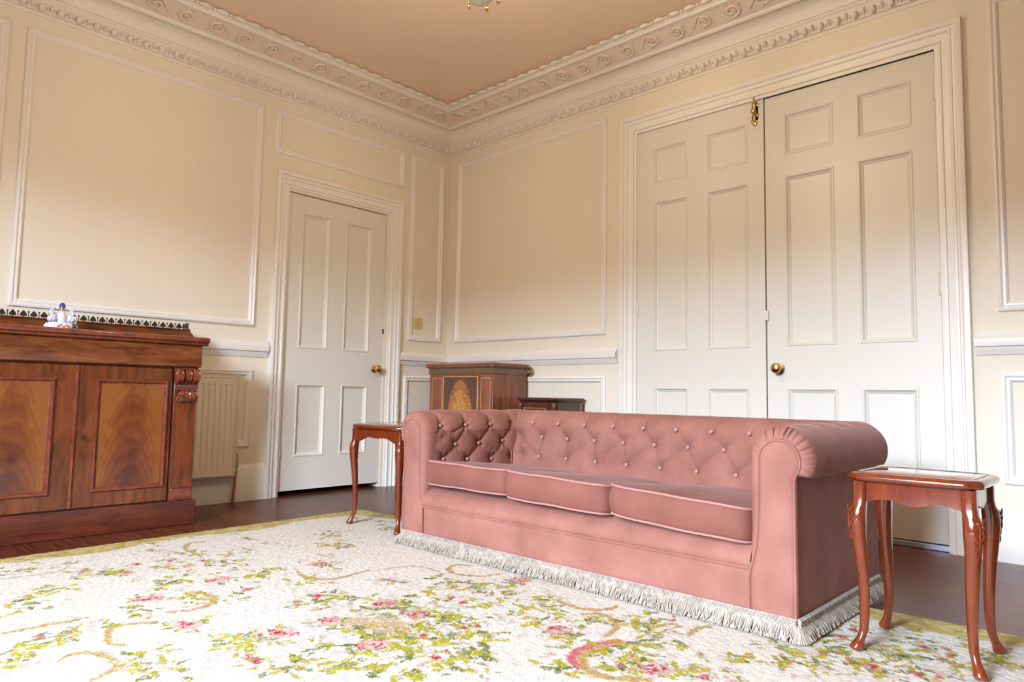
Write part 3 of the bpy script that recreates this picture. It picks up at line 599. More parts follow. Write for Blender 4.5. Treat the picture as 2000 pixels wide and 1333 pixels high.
def make_arm(c, s):
    def X(o): return c+s*o
    rows = []; NY = 100; ye = SY1+.02
    FR = resample(FAC, len(ap)*3); fa = []
    for o, z, h in ap:                   # matching point on the facing outline
        if h == 2 and z < .467 and o < .0432: fa.append((o, z))
        else: fa.append(min(FR, key=lambda q: (q[0]-o)**2+(q[1]-z)**2+ (0 if True else 0)))
    ys = [SY0+.034+(ye-.04-SY0-.034)*i/NY for i in range(NY+1)]
    for th in (0, .18, .36, .54, .72, .86, .95, 1.0):      # gathered front edge of the roll
        y = SY0-.002+.036*(1-sin(th*PI/2)); f = 1-cos(th*PI/2); f = 1-f
        row = []
        for k, ((o, z, h), (fo, fz)) in enumerate(zip(ap, fa)):
            ruf = (.0024*sin(th*PI)*(1-2.6*math.exp(-abs(((k-37)/5.3+.25*sin(k*.23)+.5) % 1-.5)/.08)) if 37 <= k < 128 else 0)
            t = 1-f
            row.append((X(o+(fo-o)*t+ruf*.7), y-ruf, z+(fz-z)*t+ruf))
        rows.insert(0, row)
    for y in ys:
        row = []
        for k, (o, z, h) in enumerate(ap):
            a, b = ap[max(k-1, 0)], ap[min(k+1, len(ap)-1)]; to, tz = b[0]-a[0], b[1]-a[1]; l = math.hypot(to, tz) or 1; no, nz = -tz/l, to/l
            d = 0
            if h < .72 and y < -1.0:
                e_ = min(1, max(0, (y-SY0-.05)/.05)); d = tuft(y, h, abt+abm+abl, asegs)*e_*min(1, max(0, (.72-h)/.08))
            row.append((X(o+no*d), y, z+nz*d))
        rows.append(row)
    for q in (.35, .65, .85, .97):       # rounded far end of the roll
        rr = math.sqrt(max(0, 1-q*q)); row = []
        for o, z, h in ap:
            k = 1 if (h == 2 and z < .45) else rr
            row.append((X(o*(k*.75+.25) if h != 2 else o), ye-.04+.05*q, (ZR+(z-ZR)*(k*.6+.4)) if z > .45 else z))
        rows.append(row)
    MB().grid(rows).build('arm', M['velvet'], sofa, smooth=42)
    # facing panel
    F = FAC; n = len(F); ctr = [(sum(p[0] for p in F)/n*0-.012, z) for _, z in F]
    mb = MB(); rg = []
    for t, dy in ((0, .004), (.06, -.003), (.25, -.006), (.6, -.008)):
        rg.append([(X(o+(-.010-o)*t), SY0+dy, z+((.30+(z-.30)*.92)-z)*t) for o, z in F])
    mb.loft(rg[::-1], True)
    fc_ = mb.build('arm_facing', M['velvet'], sofa, smooth=60)
    MB().tube([(X(o), SY0-.003, z) for o, z in F], .0042, 6).build('facing_piping', M['velvet'], fc_)
    MB().tube([(X(.0435), SY0+.003, .05), (X(.0435), SY0+.003, .455)], .0045, 6).build('corner_piping', M['velvet'], fc_)
    for row_ in (abt, abm, abl):
        for y, z in row_:
            if y > -1.15 or z < .36: continue
            o = -.093 if z < ZR else -math.sqrt(RR*RR-(z-ZR)**2)
            mb = MB(); button(mb, (X(o-.006+.010), y, z), (-s, 0, .3 if z > .52 else .02)); mb.build('button', M['pipe'], sofa, smooth=60)  # same paler pink, caught light put into the colour
make_arm(ACR, 1); make_arm(ACL, -1)
# back panel closing the body below the roll
box('back_panel', M['velvet'], sofa, SX0, SX1, -1.0, -.985, .05, .46, .006)
# --- front rail, seat border
XA, XB = SX0+.126, SX1-.130
def zw(x): return .188+.005*(x-2.55)
rows = [[(x, SY0+.002+.003*abs(x-2.55), z) for z in (.05, .08, .12, .16, .185)] for x in np.linspace(XA, XB, 40)]
fr = MB().grid(rows).build('front_rail', M['velvet'], sofa, smooth=60)
sb = [(SY0+.004, .186), (SY0-.004, .198), (SY0-.004, .213), (SY0+.004, .232), (SY0+.020, .250), (SY0+.045, .264), (SY0+.09, .270), (SY0+.2, .268), (SY1-.14, .250)]
bd = MB().grid([[(x, y, z) for y, z in sb] for x in np.linspace(XA, XB, 60)]).build('seat_border', M['velvet'], sofa, smooth=60)
MB().tube([(x, SY0-.002, .188) for x in np.linspace(XA, XB, 30)], .0045, 6).build('border_piping', M['velvet'], bd)
# --- three loose cushions with piped edges
def cushion(x0, x1, yf, yb, zb, zt, sag=0., crown=.022, seed=1, roll=0.):
    rg = np.random.default_rng(seed); NU, NV = 40, 36
    ph = rg.random(6)*6
    def edge_pt(u, v, top):               # u, v in -1..1 on the rim
        x = (x0+x1)/2+u*(x1-x0)/2; y = (yf+yb)/2+v*(yb-yf)/2
        y += -.010*(1-u*u)*(1 if v < 0 else -1)*abs(v); wv = .0016*sin(2.6*u+ph[0]+top)+.0008*sin(7*u+ph[1])
        tilt = -sag*(u+1)/2*(1 if v < .5 else 0.5)
        return x, y, (zt if top else zb)+wv+tilt+roll*(-v)*(1 if top else .4)
    def rimpar(k, n):                     # square rim with rounded corners
        a = -PI*.75+2*PI*k/n; c_, s_ = cos(a), sin(a); e = .07; q = (abs(c_)**(1/e)+abs(s_)**(1/e))**e; return c_/q, s_/q
    n = 120; rim_t = [edge_pt(*rimpar(k, n), 1) for k in range(n)]; rim_b = [edge_pt(*rimpar(k, n), 0) for k in range(n)]
    rings = []
    def inner(t, top):
        out = []
        for k in range(n):
            u, v = rimpar(k, n); x, y, z = edge_pt(u*t, v*t, top); w = (1-(u*t)**2)*(1-(v*t)**2); w = max(w, 0)**.6
            x, y = (x0+x1)/2+u*t*(x1-x0)/2, (yf+yb)/2+v*t*(yb-yf)/2
            ex_, ey_, _ = edge_pt(u, v, top); x = x+(ex_-((x0+x1)/2+u*(x1-x0)/2))*t; y = y+(ey_-((yf+yb)/2+v*(yb-yf)/2))*t
            out.append((x, y, z+(crown if top else -.008)*w))
        return out
    for t in (.02, .2, .4, .6, .75, .87, .95, .985): rings.append(inner(t, 0))
    rings.append(rim_b)
    for q in (.15, .35, .5, .65, .85):
        b_ = .011*sin(PI*q); row = []
        for k in range(n):
            u, v = rimpar(k, n); l = math.hypot(u, v); p, r_ = Vector(rim_b[k]), Vector(rim_t[k]); c_ = p.lerp(r_, q); row.append((c_.x+u/l*b_, c_.y+v/l*b_, c_.z))
        rings.append(row)
    rings.append(rim_t)
    for t in (.985, .95, .87, .75, .6, .4, .2, .02): rings.append(inner(t, 1))
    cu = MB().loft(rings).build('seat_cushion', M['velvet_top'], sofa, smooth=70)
    for rim_, dz in ((rim_t, .001), (rim_b, -.001)):
        MB().tube([(p[0], p[1], p[2]+dz) for p in rim_], .0036, 6, closed=True).build('cushion_piping', M['pipe'], cu)
cushion(XA+.008, XA+.494, SY0+.006, SY1-.135, .279, .357, crown=.012, roll=.027, seed=2)
cushion(XA+.500, XA+.982, SY0-.010, SY1-.135, .277, .357, crown=.012, roll=.028, seed=3, sag=.012)
cushion(XA+.992, XB-.002, SY0-.014, SY1-.135, .277, .357, crown=.022, roll=.026, seed=4, sag=.028)
# --- bullion fringe round the foot
def fringe_run(a, b, n):
    a, b, n = Vector(a), Vector(b), Vector(n); L = (b-a).length; t = (b-a)/L
    mb = MB(); N = int(L/.0030)
    for k in range(N):
        s_ = (k+.5)/N*L+rnd(-.001, .001); o = rnd(-.003, .006); sw = rnd(-.008, .008); p = a+t*s_
        mb.tube([p+n*(.004+o*.3)+Vector((0, 0, .056)), p+n*(.015+o)+Vector((0, 0, .043)), p+n*(.024+o)+t*sw*.5+Vector((0, 0, .026)), p+n*(.030+o)+t*sw+Vector((0, 0, RUGZ+.001))], [.0021, .0026, .0026, .0020], 4, False)
    N2 = int(N*.5)
    for k in range(N2):
        s_ = rnd(0, L); o = rnd(.002, .008); sw = rnd(-.014, .014); p = a+t*s_
        mb.tube([p+n*(.010)+Vector((0, 0, .050)), p+n*(.022+o)+Vector((0, 0, .036)), p+n*(.032+o)+t*sw+Vector((0, 0, RUGZ+.004))], .0019, 4, False)
    fg = mb.build('bullion_fringe', M['fringe'], sofa, smooth=80); fg['kind'] = 'stuff'
    hd = MB()
    for q in (.050, .057, .064, .071): hd.tube([a+n*(.004+(.071-q)*.15)+Vector((0, 0, q)), b+n*(.004+(.071-q)*.15)+Vector((0, 0, q))], .0042, 6)
    nz = int(L/.026)
    for sg in (-1, 1):
        hd.tube([a+t*(L*k/(nz*2))+n*(.0085)+Vector((0, 0, .061+sg*.009*(1 if k % 2 else -1))) for k in range(nz*2+1)], .003, 5)
    for k in range(int(L/.006)):
        p = a+t*(k*.006); hd.ball(p+n*.008+Vector((0, 0, .055+.012*rnd(0, 1))), (.0032, .0032, .0042), 5, 3)
    hd.build('braid', M['fringe'], fg, smooth=60)
fringe_run((SX0-.003, SY0-.003, 0), (SX1+.003, SY0-.003, 0), (0, -1, 0))
fringe_run((SX1+.003, SY0-.003, 0), (SX1+.003, SY1+.0, 0), (1, 0, 0))
fringe_run((SX0-.003, SY0-.003, 0), (SX0-.003, SY1+.0, 0), (-1, 0, 0))
for (cx_, a0) in ((SX1+.003, -PI/2), (SX0-.003, PI)):     # fan of strands at the front corners
    mb = MB()
    for k in range(22):
        a = a0+PI/2*(k+.5)/22; n = Vector((cos(a), sin(a), 0)); p = Vector((cx_, SY0-.003, 0)); o = rnd(0, .006)
        mb.tube([p+n*.004+Vector((0, 0, .056)), p+n*(.016+o)+Vector((0, 0, .042)), p+n*(.026+o)+Vector((0, 0, .025)), p+n*(.033+o)+Vector((0, 0, RUGZ+.001))], [.0021, .0026, .0026, .0020], 4, False)
    q = mb.build('bullion_fringe', M['fringe'], sofa, smooth=80); q['kind'] = 'stuff'

# ------------------------------------------------------------------ two nesting side tables with cabriole legs
def side_table(name, label, x0, x1, y0, y1, ztop, carved, serp):
    """x0..y1: outline of the top; legs stand just inside it"""
    t = thing(name, label, 'side table', ((x0+x1)/2, (y0+y1)/2, RUGZ), 'nesting side tables beside the sofa')
    cx_, cy_ = (x0+x1)/2, (y0+y1)/2; w, d = x1-x0, y1-y0
    def outline(ins, z, n=160):
        out = []
        for k in range(n):
            a = 2*PI*(k+.5)/n; c_, s_ = cos(a), sin(a); e = .13; q = (abs(c_)**(1/e)+abs(s_)**(1/e))**e; u, v = c_/q, s_/q
            wob = 0
            lobes = .0055*cos((1-min(abs(u), abs(v)))*26)*max(0, 1-(1-min(abs(u), abs(v)))/.28) if min(abs(u), abs(v)) > .72 else 0
            out.append((cx_+u*(w/2-ins+wob+lobes), cy_+v*(d/2-ins+wob+lobes), z))
        return out
    tp = MB().loft([outline(i, z) for i, z in ((.016, ztop-.023), (.006, ztop-.022), (.001, ztop-.017), (0, ztop-.012), (.002, ztop-.006), (.007, ztop-.002), (.013, ztop-.0005), (.020, ztop), (.024, ztop-.002), (.026, ztop-.003))]).build('tabletop', M['table'], t, smooth=50)
    def inset(ins, z):
        return [(cx_+u*(w/2-ins), cy_+v*(d/2-ins), z) for u, v in [(lambda c_, s_, q: (c_/q, s_/q))(cos(2*PI*(k+.5)/80), sin(2*PI*(k+.5)/80), (abs(cos(2*PI*(k+.5)/80))**9+abs(sin(2*PI*(k+.5)/80))**9)**(1/9)) for k in range(80)]]
    MB().loft([inset(.030, ztop-.0035), inset(.030, ztop-.001), inset(.031, ztop-.0004)]).build('glass_inset', M['glass'], tp)
    lx0, lx1, ly0, ly1 = x0+.034, x1-.034, y0+.034, y1-.034; za = ztop-.024
    # aprons with a shaped lower edge
    def apron(p, q, n):
        p, q, n = Vector(p), Vector(q), Vector(n); A = []; B = []
        N = 28
        for k in range(N+1):
            f = k/N; c_ = p.lerp(q, f); dz = .050+.012*cos(2*PI*f)*serp+.006*cos(4*PI*f)
            A.append((c_+n*.008, c_.z-dz)); B.append(c_)
        mb = MB(); mb.grid([[ (c_.x+n.x*h, c_.y+n.y*h, z) for h, z in ((.008, za), (.008, a[1]), (-.008, a[1]), (-.008, za), (.008, za))] for a, c_ in zip(A, B)])
        mb.build('apron', M['table'], t, smooth=40)
    apron((lx0, ly0, za), (lx1, ly0, za), (0, -1, 0)); apron((lx0, ly1, za), (lx1, ly1, za), (0, 1, 0))
    apron((lx0, ly0, za), (lx0, ly1, za), (-1, 0, 0)); apron((lx1, ly0, za), (lx1, ly1, za), (1, 0, 0))
    H = za-RUGZ
    prof = [(1.0, .000, .0165, 6), (.90, .000, .0165, 6), (.862, .002, .0172, 4), (.835, .005, .0200, 3), (.79, .007, .0215, 2.6), (.74, .0065, .0208, 2.4), (.66, .0055, .0186, 2.2), (.56, .002, .0165, 2), (.44, -.001, .0148, 2), (.32, -.003, .0134, 2), (.20, -.003, .0120, 2), (.12, -.001, .0110, 2), (.075, .004, .0110, 2), (.045, .010, .0135, 2), (.020, .014, .0175, 2), (.008, .014, .0170, 2), (0, .013, .0145, 2)]
    for sx_, lx in ((-1, lx0), (1, lx1)):
        for sy_, ly in ((-1, ly0), (1, ly1)):
            rings = []
            for hz, off, rr, e in prof:
                c_ = Vector((lx+sx_*off, ly+sy_*off, RUGZ+H*hz)); ring = []
                for k in range(20):
                    a = 2*PI*k/20; ca, sa = cos(a), sin(a); q = (abs(ca)**e+abs(sa)**e)**(1/e); ring.append((c_.x+rr*ca/q, c_.y+rr*sa/q, c_.z))
                rings.append(ring)
            lg = MB().loft(rings).build('leg', M['table'], t, smooth=60)
            if carved:                     # acanthus on the knees
                mb = MB()
                for q in range(5):
                    z0 = RUGZ+H*(.845-.040*q); r_ = (.0248, .0250, .0244, .0228, .0214)[q]; o = .0065 if q < 3 else .005
                    for sg in (-1, 1):
                        pts = []
                        for f in (0, .35, .7, 1):
                            a = math.atan2(sy_, sx_)+sg*(.12+.55*f*(1-.1*q)); pts.append((lx+sx_*o+r_*cos(a), ly+sy_*o+r_*sin(a), z0-.020*(1-f)+.004))
                        mb.tube(pts, [.0020, .0030, .0026, .0012], 5)
                a = math.atan2(sy_, sx_); mb.tube([(lx+sx_*o_+r_*cos(a), ly+sy_*o_+r_*sin(a), RUGZ+H*h_) for o_, r_, h_ in ((.005, .0235, .835), (.0065, .0250, .78), (.006, .0240, .72), (.005, .0205, .66))], [.003, .003, .0025, .001], 5)
                mb.build('carved_knee', M['table'], lg, smooth=60)
    return t
side_table('side_table', 'small red mahogany side table with carved knees, at the right end of the sofa', 3.552, 3.872, -1.678, -1.384, .486, True, 0)
side_table('side_table', 'wider red mahogany side table with plain knees, at the left end of the sofa', 1.132, 1.565, -1.655, -1.312, .522, False, 1)

# ------------------------------------------------------------------ mahogany sideboard against the left wall
SY = (-3.292, -2.168); SM = -2.730
sb_ = thing('sideboard', 'flame mahogany sideboard with two panelled doors and a pierced brass gallery, by the radiator', 'sideboard', (.34, SM, 0))
SBK = .105                                # its back stands clear of the radiator
box('carcass', M['mah_v'], sb_, SBK, .545, SY[0]+.020, SY[1]-.020, .12, .80, .002)
box('plinth', M['mah_d'], sb_, SBK-.005, .572, SY[0], SY[1], 0, .124, .004)
MB().loft([[(x, y, z) for x, z in ((SBK, .79), (.562, .79), (.576, .794), (.582, .81), (.582, .895), (.576, .905), (SBK, .905))] for y in (SY[0]+.006, SY[1]-.010)]).build('frieze_drawer', M['mah_h'], sb_, bevel=.003, smooth=30)
tp = [(SBK-.01, .905), (.588, .905), (.594, .910), (.598, .918), (.608, .922), (.612, .930), (.612, .940), (.606, .946), (SBK-.01, .946)]
def tri(y): return [(x, y, z) for x, z in tp]
top = MB(); e0, e1 = SY[0]-.016, SY[1]+.016
top.loft([tri(e0), tri(e1)]); top.build('top', M['mah_t'], sb_, smooth=40, bevel=.003)
def sb_door(y0, y1, key):
    z0, z1 = .130, .782; X = .560
    d = MB().box(.540, X, y0, y1, z0, z1).build('door', M['mah_v'], sb_, bevel=.002)
    a0, a1, b0, b1 = y0+.074, y1-.010-.010, .197, .722
    if not key: a0, a1 = y0+.020, y1-.086
    W = lambda u, v, h: (X+h, u, v)
    frame(MB(), W, a0, a1, b0, b1, [(0, 0), (0, .007), (.004, .012), (.011, .013), (.016, .009), (.018, .004), (.022, .003), (.024, .001)]).build('panel_moulding', M['mah_t'], d, smooth=40)
    MB().box(X-.004, X+.002, a0+.020, a1-.020, b0+.020, b1-.020).build('flame_panel', M['flame'], d)
    if key:
        k = MB().lathe((X, y0+.035, .455), [(.001, 0), (.009, 0), (.008, .002), (.0035, .003), (.0035, .016), (.001, .017)], 10, 'x')
        k.tube([(X+.016, y0+.035+.008*cos(q), .447+.009*sin(q)) for q in [2*PI*j/10 for j in range(10)]], .002, 5, closed=True)
        k.build('key', M['dark_brass'], d)
    else:
        MB().tube([(X+.002, y1-.001, z0+.002), (X+.002, y1-.001, z1-.002)], .0075, 10).build('astragal', M['mah_t'], d)
sb_door(SM+.002, -2.310, True); sb_door(-3.150, SM-.002, False)
for y0, y1 in ((-2.302, -2.190), (-3.270, -3.158)):
    p = box('pilaster', M['mah_v'], sb_, .535, .566, y0, y1, .124, .79, .002); ym = (y0+y1)/2
    MB().box(.535, .574, y0, y1, .186, .193).box(.535, .574, y0, y1, .131, .138).box(.535, .570, y0+.004, y1-.004, .138, .186).build('pilaster_base', M['mah_t'], p, bevel=.002)
    c = MB()                               # scrolled corbel with a carved leaf below
    for a, b, r_ in ((y0-.002, y0+.034, .040), (y0+.036, y1-.036, .036), (y1-.034, y1+.002, .040)):
        c.loft([[(.574+r_*k_*cos(2*PI*j/20), yy, .748+r_*k_*sin(2*PI*j/20)) for j in range(20)] for yy, k_ in ((a, .80), (a+.007, 1), ((a+b)/2, .94), (b-.007, 1), (b, .80))])
    c.box(.540, .592, y0+.003, y1-.003, .688, .700).box(.540, .584, y0+.006, y1-.006, .676, .690)
    c.build('corbel', M['mah_t'], p, smooth=50)
    c = MB()
    for k in range(7):
        u = (k-3)/3; c.tube([(.572, ym+u*.020, .674), (.590, ym+u*.034, .660), (.592, ym+u*.046, .642), (.580, ym+u*.050, .626-.004*abs(u))], [.006, .009, .009, .004], 6)
    for k in range(6):
        u = (k-2.5)/2.5; c.tube([(.572, ym+u*.016, .640), (.588, ym+u*.030, .632), (.582, ym+u*.036, .618)], [.005, .007, .003], 6)
    c.ball((.590, ym, .662), (.008, .012, .012), 8, 5); c.build('carved_leaf', M['mah_t'], p, smooth=50)
# raised back with shaped end and pierced gallery
gx, gy1, gy0 = .135, -2.094, -3.36
gy0 = SY[0]-.0
ub = MB().box(SBK, .235, gy0, gy1-.018, .946, 1.006).box(SBK-.002, .240, gy0, gy1-.014, 1.006, 1.013)
ub.loft([[(x, y, z) for y, z in ((gy1-.02, .946), (gy1-.02, 1.013), (gy1-.012, 1.013), (gy1-.010, 1.000), (gy1+.004, .985), (gy1+.008, .965), (gy1+.022, .960), (gy1+.024, .946))] for x in (SBK, .235)])
ub_ = ub.build('raised_back', M['mah_h'], sb_, bevel=.0015)
gal = MB(); zb = 1.013
SP = [(0, .0415), (.006, .034), (.0125, .026), (.0155, .019), (.0145, .0135), (.010, .0115), (.005, .0128), (.003, .014), (.004, .008), (.007, .006), (-.007, .006), (-.004, .008), (-.003, .014), (-.005, .0128), (-.010, .0115), (-.0145, .0135), (-.0155, .019), (-.0125, .026), (-.006, .034)]
def gal_run(P0, D, n, W):
    P0, D, W = Vector(P0), Vector(D), Vector(W); pit = .0435
    for k in range(n):
        c_ = P0+D*(pit*k)
        f = [c_+D*u+W*.0015+Vector((0, 0, v)) for u, v in SP]; b = [c_+D*u-W*.0015+Vector((0, 0, v)) for u, v in SP]; m_ = len(SP)
        gal.add(f+b, [tuple(range(m_)), tuple(range(2*m_-1, m_-1, -1))]+[(j, (j+1) % m_, m_+(j+1) % m_, m_+j) for j in range(m_)])
        q = c_+D*(pit/2)
        gal.tube([q+Vector((0, 0, .004)), q+Vector((0, 0, .014)), q+Vector((0, 0, .018)), q+Vector((0, 0, .031))], [.0045, .0018, .0026, .0018], 6); gal.ball(q+Vector((0, 0, .034)), .0048, 8, 5)
        for a_, b_ in ((0, .5), (.5, 1)):
            p0, p1 = c_+D*(pit*a_), c_+D*(pit*b_); gal.tube([p0+Vector((0, 0, .0005)), (p0+p1)/2+Vector((0, 0, .0065)), p1+Vector((0, 0, .0005))], .0014, 4)
    a, b = P0-D*.022, P0+D*(pit*n-.022)
    for z in (.001, .0075): gal.tube([a+Vector((0, 0, z)), b+Vector((0, 0, z))], .0016, 5)
gal_run((gx, gy1-.036, zb), (0, -1, 0), 27, (1, 0, 0)); gal_run((gx+.012, gy1-.016, zb), (1, 0, 0), 2, (0, 1, 0))
for k in range(3): gal.ball((gx+.02+.03*k, gy1-.006+.010*k, .998-.014*k), (.012, .007, .010), 8, 5)
gal.build('gallery', M['dark_brass'], ub_, smooth=40)

# ------------------------------------------------------------------ porcelain ornament on the sideboard
px, py, pz = .395, -2.770, .9478
po = thing('porcelain_ornament', 'white porcelain ornament with a blue-capped flask between two curling figures, on the sideboard', 'ornament', (px, py, pz))
P_ = lambda u, v, w=0: (px+w, py+u, pz+v)          # u towards the door, v up
def base_ring(k, z): return [(px+.030*k*cos(2*PI*j/32), py+.066*k*sin(2*PI*j/32)*(1+.05*sin(6*PI*j/16)), pz+z) for j in range(32)]
bs = MB().loft([base_ring(1.0, 0), base_ring(1.06, .006), base_ring(1.03, .020), base_ring(.93, .031), base_ring(.72, .038), base_ring(.4, .040)]).build('base', M['porcelain'], po, smooth=60)
fl = MB()
for u, z in ((-.018, .018), (-.008, .024), (.004, .016), (.016, .023), (.026, .017)): fl.ball(P_(u, z, .030), (.004, .006, .005), 8, 5)
fl.build('painted_flowers', M['p_red'], bs)
nv_ = MB()
for u, z in ((.042, .014), (.050, .022), (.058, .012), (.046, .030)): nv_.ball(P_(u, z, .022), (.006, .006, .007), 8, 5)
nv_.build('painted_leaves', M['p_navy'], bs)
fk = MB().lathe(P_(0, .034), [(.001, 0), (.018, 0), (.021, .012), (.020, .030), (.015, .046), (.010, .054), (.009, .058)], 16).build('flask', M['porcelain'], po, smooth=60)
MB().lathe(P_(0, .092), [(.008, 0), (.0105, .002), (.0105, .008), (.008, .010), (.012, .013), (.012, .016), (.001, .018)], 16).build('gilt_collar', M['p_gold'], fk)
MB().lathe(P_(0, .108), [(.001, 0), (.0125, 0), (.0135, .008), (.011, .017), (.006, .023), (.001, .025)], 16).build('cap', M['p_blue'], fk, smooth=60)
for sg, mname in ((-1, 'p_lilac'), (1, 'porcelain')):
    g = MB(); u0 = .038*sg
    g.ball(P_(u0, .052), (.018, .022, .018), 12, 8); g.ball(P_(u0-.004*sg, .066), (.012, .014, .012), 10, 6)
    g.tube([P_(u0, .066), P_(u0+.008*sg, .078), P_(u0+.005*sg, .092), P_(u0-.005*sg, .102), P_(u0-.009*sg, .112)], [.009, .007, .0055, .005, .002], 8)
    g.tube([P_(u0+.005*sg, .092), P_(u0+.016*sg, .104), P_(u0+.010*sg, .114)], [.004, .004, .0015], 6)
    for k in range(4): g.ball(P_(u0+(.006*k-.012), .046+.006*(k % 2), .016), (.006, .006, .006), 8, 5)
    g.build('figure', M[mname], po, smooth=60)
MB().lathe(P_(.054, .036), [(.001, 0), (.010, 0), (.010, .030), (.007, .034), (.001, .035)], 14).build('side_flask', M['porcelain'], po, smooth=60)

# ------------------------------------------------------------------ inlaid pier cabinet in the corner
ic = thing('inlaid_cabinet', 'tall rosewood cabinet inlaid with a flower basket, standing in the corner', 'cabinet', (.575, -.205, 0))
CX0, CX1, CY0, CY1 = .250, .905, -.372, -.040
box('body', M['cab'], ic, CX0, CX1, CY0, CY1, .06, .822, .002); box('plinth', M['cab_dark'], ic, CX0-.012, CX1+.012, CY0-.012, CY1, 0, .065, .003)
fz = MB()
def rect(i, z): return [(CX0-i, CY0-i, z), (CX1+i, CY0-i, z), (CX1+i, CY1, z), (CX0-i, CY1, z)]
fz.loft([rect(.002, .820), rect(.006, .822), rect(.007, .830), rect(.005, .833), rect(.006, .860), rect(.012, .866)]).build('frieze', M['cab_band'], ic, smooth=30)
ct = MB().loft([rect(.010, .866), rect(.016, .870), rect(.020, .880), rect(.022, .885), rect(.022, .892), rect(.018, .896)])
for k in range(38): ct.ball((CX0-.012+(CX1-CX0+.024)*k/37, CY0-.017, .874), (.008, .006, .008), 6, 4)
for k in range(20): ct.ball((CX1+.017, CY0-.012+(CY1-CY0)*k/19, .874), (.006, .008, .008), 6, 4)
ct.build('top', M['cab'], ic, smooth=40)
dx0, dx1 = .402, .772
dr = box('door', M['cab'], ic, dx0, dx1, CY0-.008, CY0+.01, .075, .812, .002)
def marquetry():
    n, m_ = 90, 190; x = np.linspace(dx0+.018, dx1-.018, n); z = np.linspace(.095, .800, m_); X, Z = np.meshgrid(x, z, indexing='ij'); xc = (dx0+dx1)/2
    Cc = np.ones((n, m_, 3))*np.array([.105, .035, .022]); Cc *= (1+.3*(rng.random((n, 1))-.5))[..., None]
    zc = .490; inside = ((X-xc)/.128)**2+((Z-zc)/.290)**2; Cc[inside < 1] = (.36, .115, .025); Cc[(inside > .955) & (inside < 1.02)] = (.20, .08, .02)
    for (a, b) in ((-1, 1), (1, 1), (-1, -1), (1, -1)):       # scrolls in the spandrels
        for t in np.linspace(0, 1, 40):
            for q in range(2):
                th = t*4.5; r = .040*(1-.75*t); u = xc+a*(.118-.012*q)+a*r*math.cos(th+q)-a*.018; v = zc+b*(.268-.062*q)+b*r*math.sin(th+q)
                Cc[(X-u)**2+(Z-v)**2 < .0030**2] = (.03, .012, .012)
    r2 = random.Random(5)
    for k in range(170):
        t = r2.random(); u = xc+r2.gauss(0, .058)*(1.25-t); v = .47+.235*t; a = r2.random()*3; ra, rb = r2.uniform(.007, .014), r2.uniform(.004, .008)
        p = ((X-u)*math.cos(a)+(Z-v)*math.sin(a))/ra; q = (-(X-u)*math.sin(a)+(Z-v)*math.cos(a))/rb
        Cc[(p*p+q*q) < 1] = r2.choice(((.50, .23, .045), (.56, .30, .07), (.44, .17, .03), (.30, .15, .04)))
    for u, v, r in ((.0, .655, .017), (-.045, .60, .016), (.035, .62, .014), (.05, .575, .016), (-.01, .575, .018), (0, .70, .010), (-.03, .655, .011)):
        for k in range(6):
            a = k*PI/3; Cc[((X-xc-u-r*.6*math.cos(a))**2+(Z-v-r*.6*math.sin(a))**2) < (r*.5)**2] = (.56, .27, .045) if k % 2 else (.46, .19, .03)
        Cc[(X-xc-u)**2+(Z-v)**2 < (r*.3)**2] = (.34, .14, .03)
    sel = (Z < .47) & (Z > .36) & (np.abs(X-xc) < .07+.15*(Z-.36)); Cc[sel] = (.50, .25, .07); Cc[sel & ((np.floor((X+Z)/.008)+np.floor((X-Z)/.008)) % 2 == 0)] = (.36, .16, .04)
    me = bpy.data.meshes.new('marquetry_panel'); off = OFF[dr.name]
    co = np.stack([X-off.x, np.full_like(X, CY0-.0088-off.y), Z-off.z], -1).reshape(-1, 3).astype(np.float32); ii = np.arange(n*m_).reshape(n, m_)
    fc = np.stack([ii[:-1, :-1], ii[1:, :-1], ii[1:, 1:], ii[:-1, 1:]], -1).reshape(-1, 4)
    me.from_pydata(co.tolist(), [], fc.tolist()); at = me.attributes.new('pattern', 'FLOAT_COLOR', 'POINT'); at.data.foreach_set('color', np.concatenate([Cc, np.ones((n, m_, 1))], -1).astype(np.float32).ravel())
    me.materials.append(M['marq']); o = bpy.data.objects.new('marquetry_panel', me); COL.objects.link(o); o.parent = dr; o['label'] = 'flower marquetry in an oval'
marquetry()
W = lambda u, v, h: (u, CY0-.008-h, v)
st = frame(MB(), W, dx0+.004, dx1-.004, .080, .806, [(0, 0), (0, .0016), (.005, .0016), (.005, 0)])
for k in range(60):
    for u in (dx0+.012, dx1-.012): st.ball((u, CY0-.0085, .09+.0119*k), (.0028, .0015, .0040), 6, 3)
st.build('string_inlay', M['inlay'], dr)
W2 = lambda u, v, h: (u, CY0-h, v)
for a, b in ((CX0+.042, dx0-.030), (dx1+.030, CX1-.040)):
    frame(MB(), W2, a-.014, b+.014, .09, .795, [(0, 0), (0, .001), (.004, .001), (.004, 0)]).build('string_inlay', M['inlay'], ic)

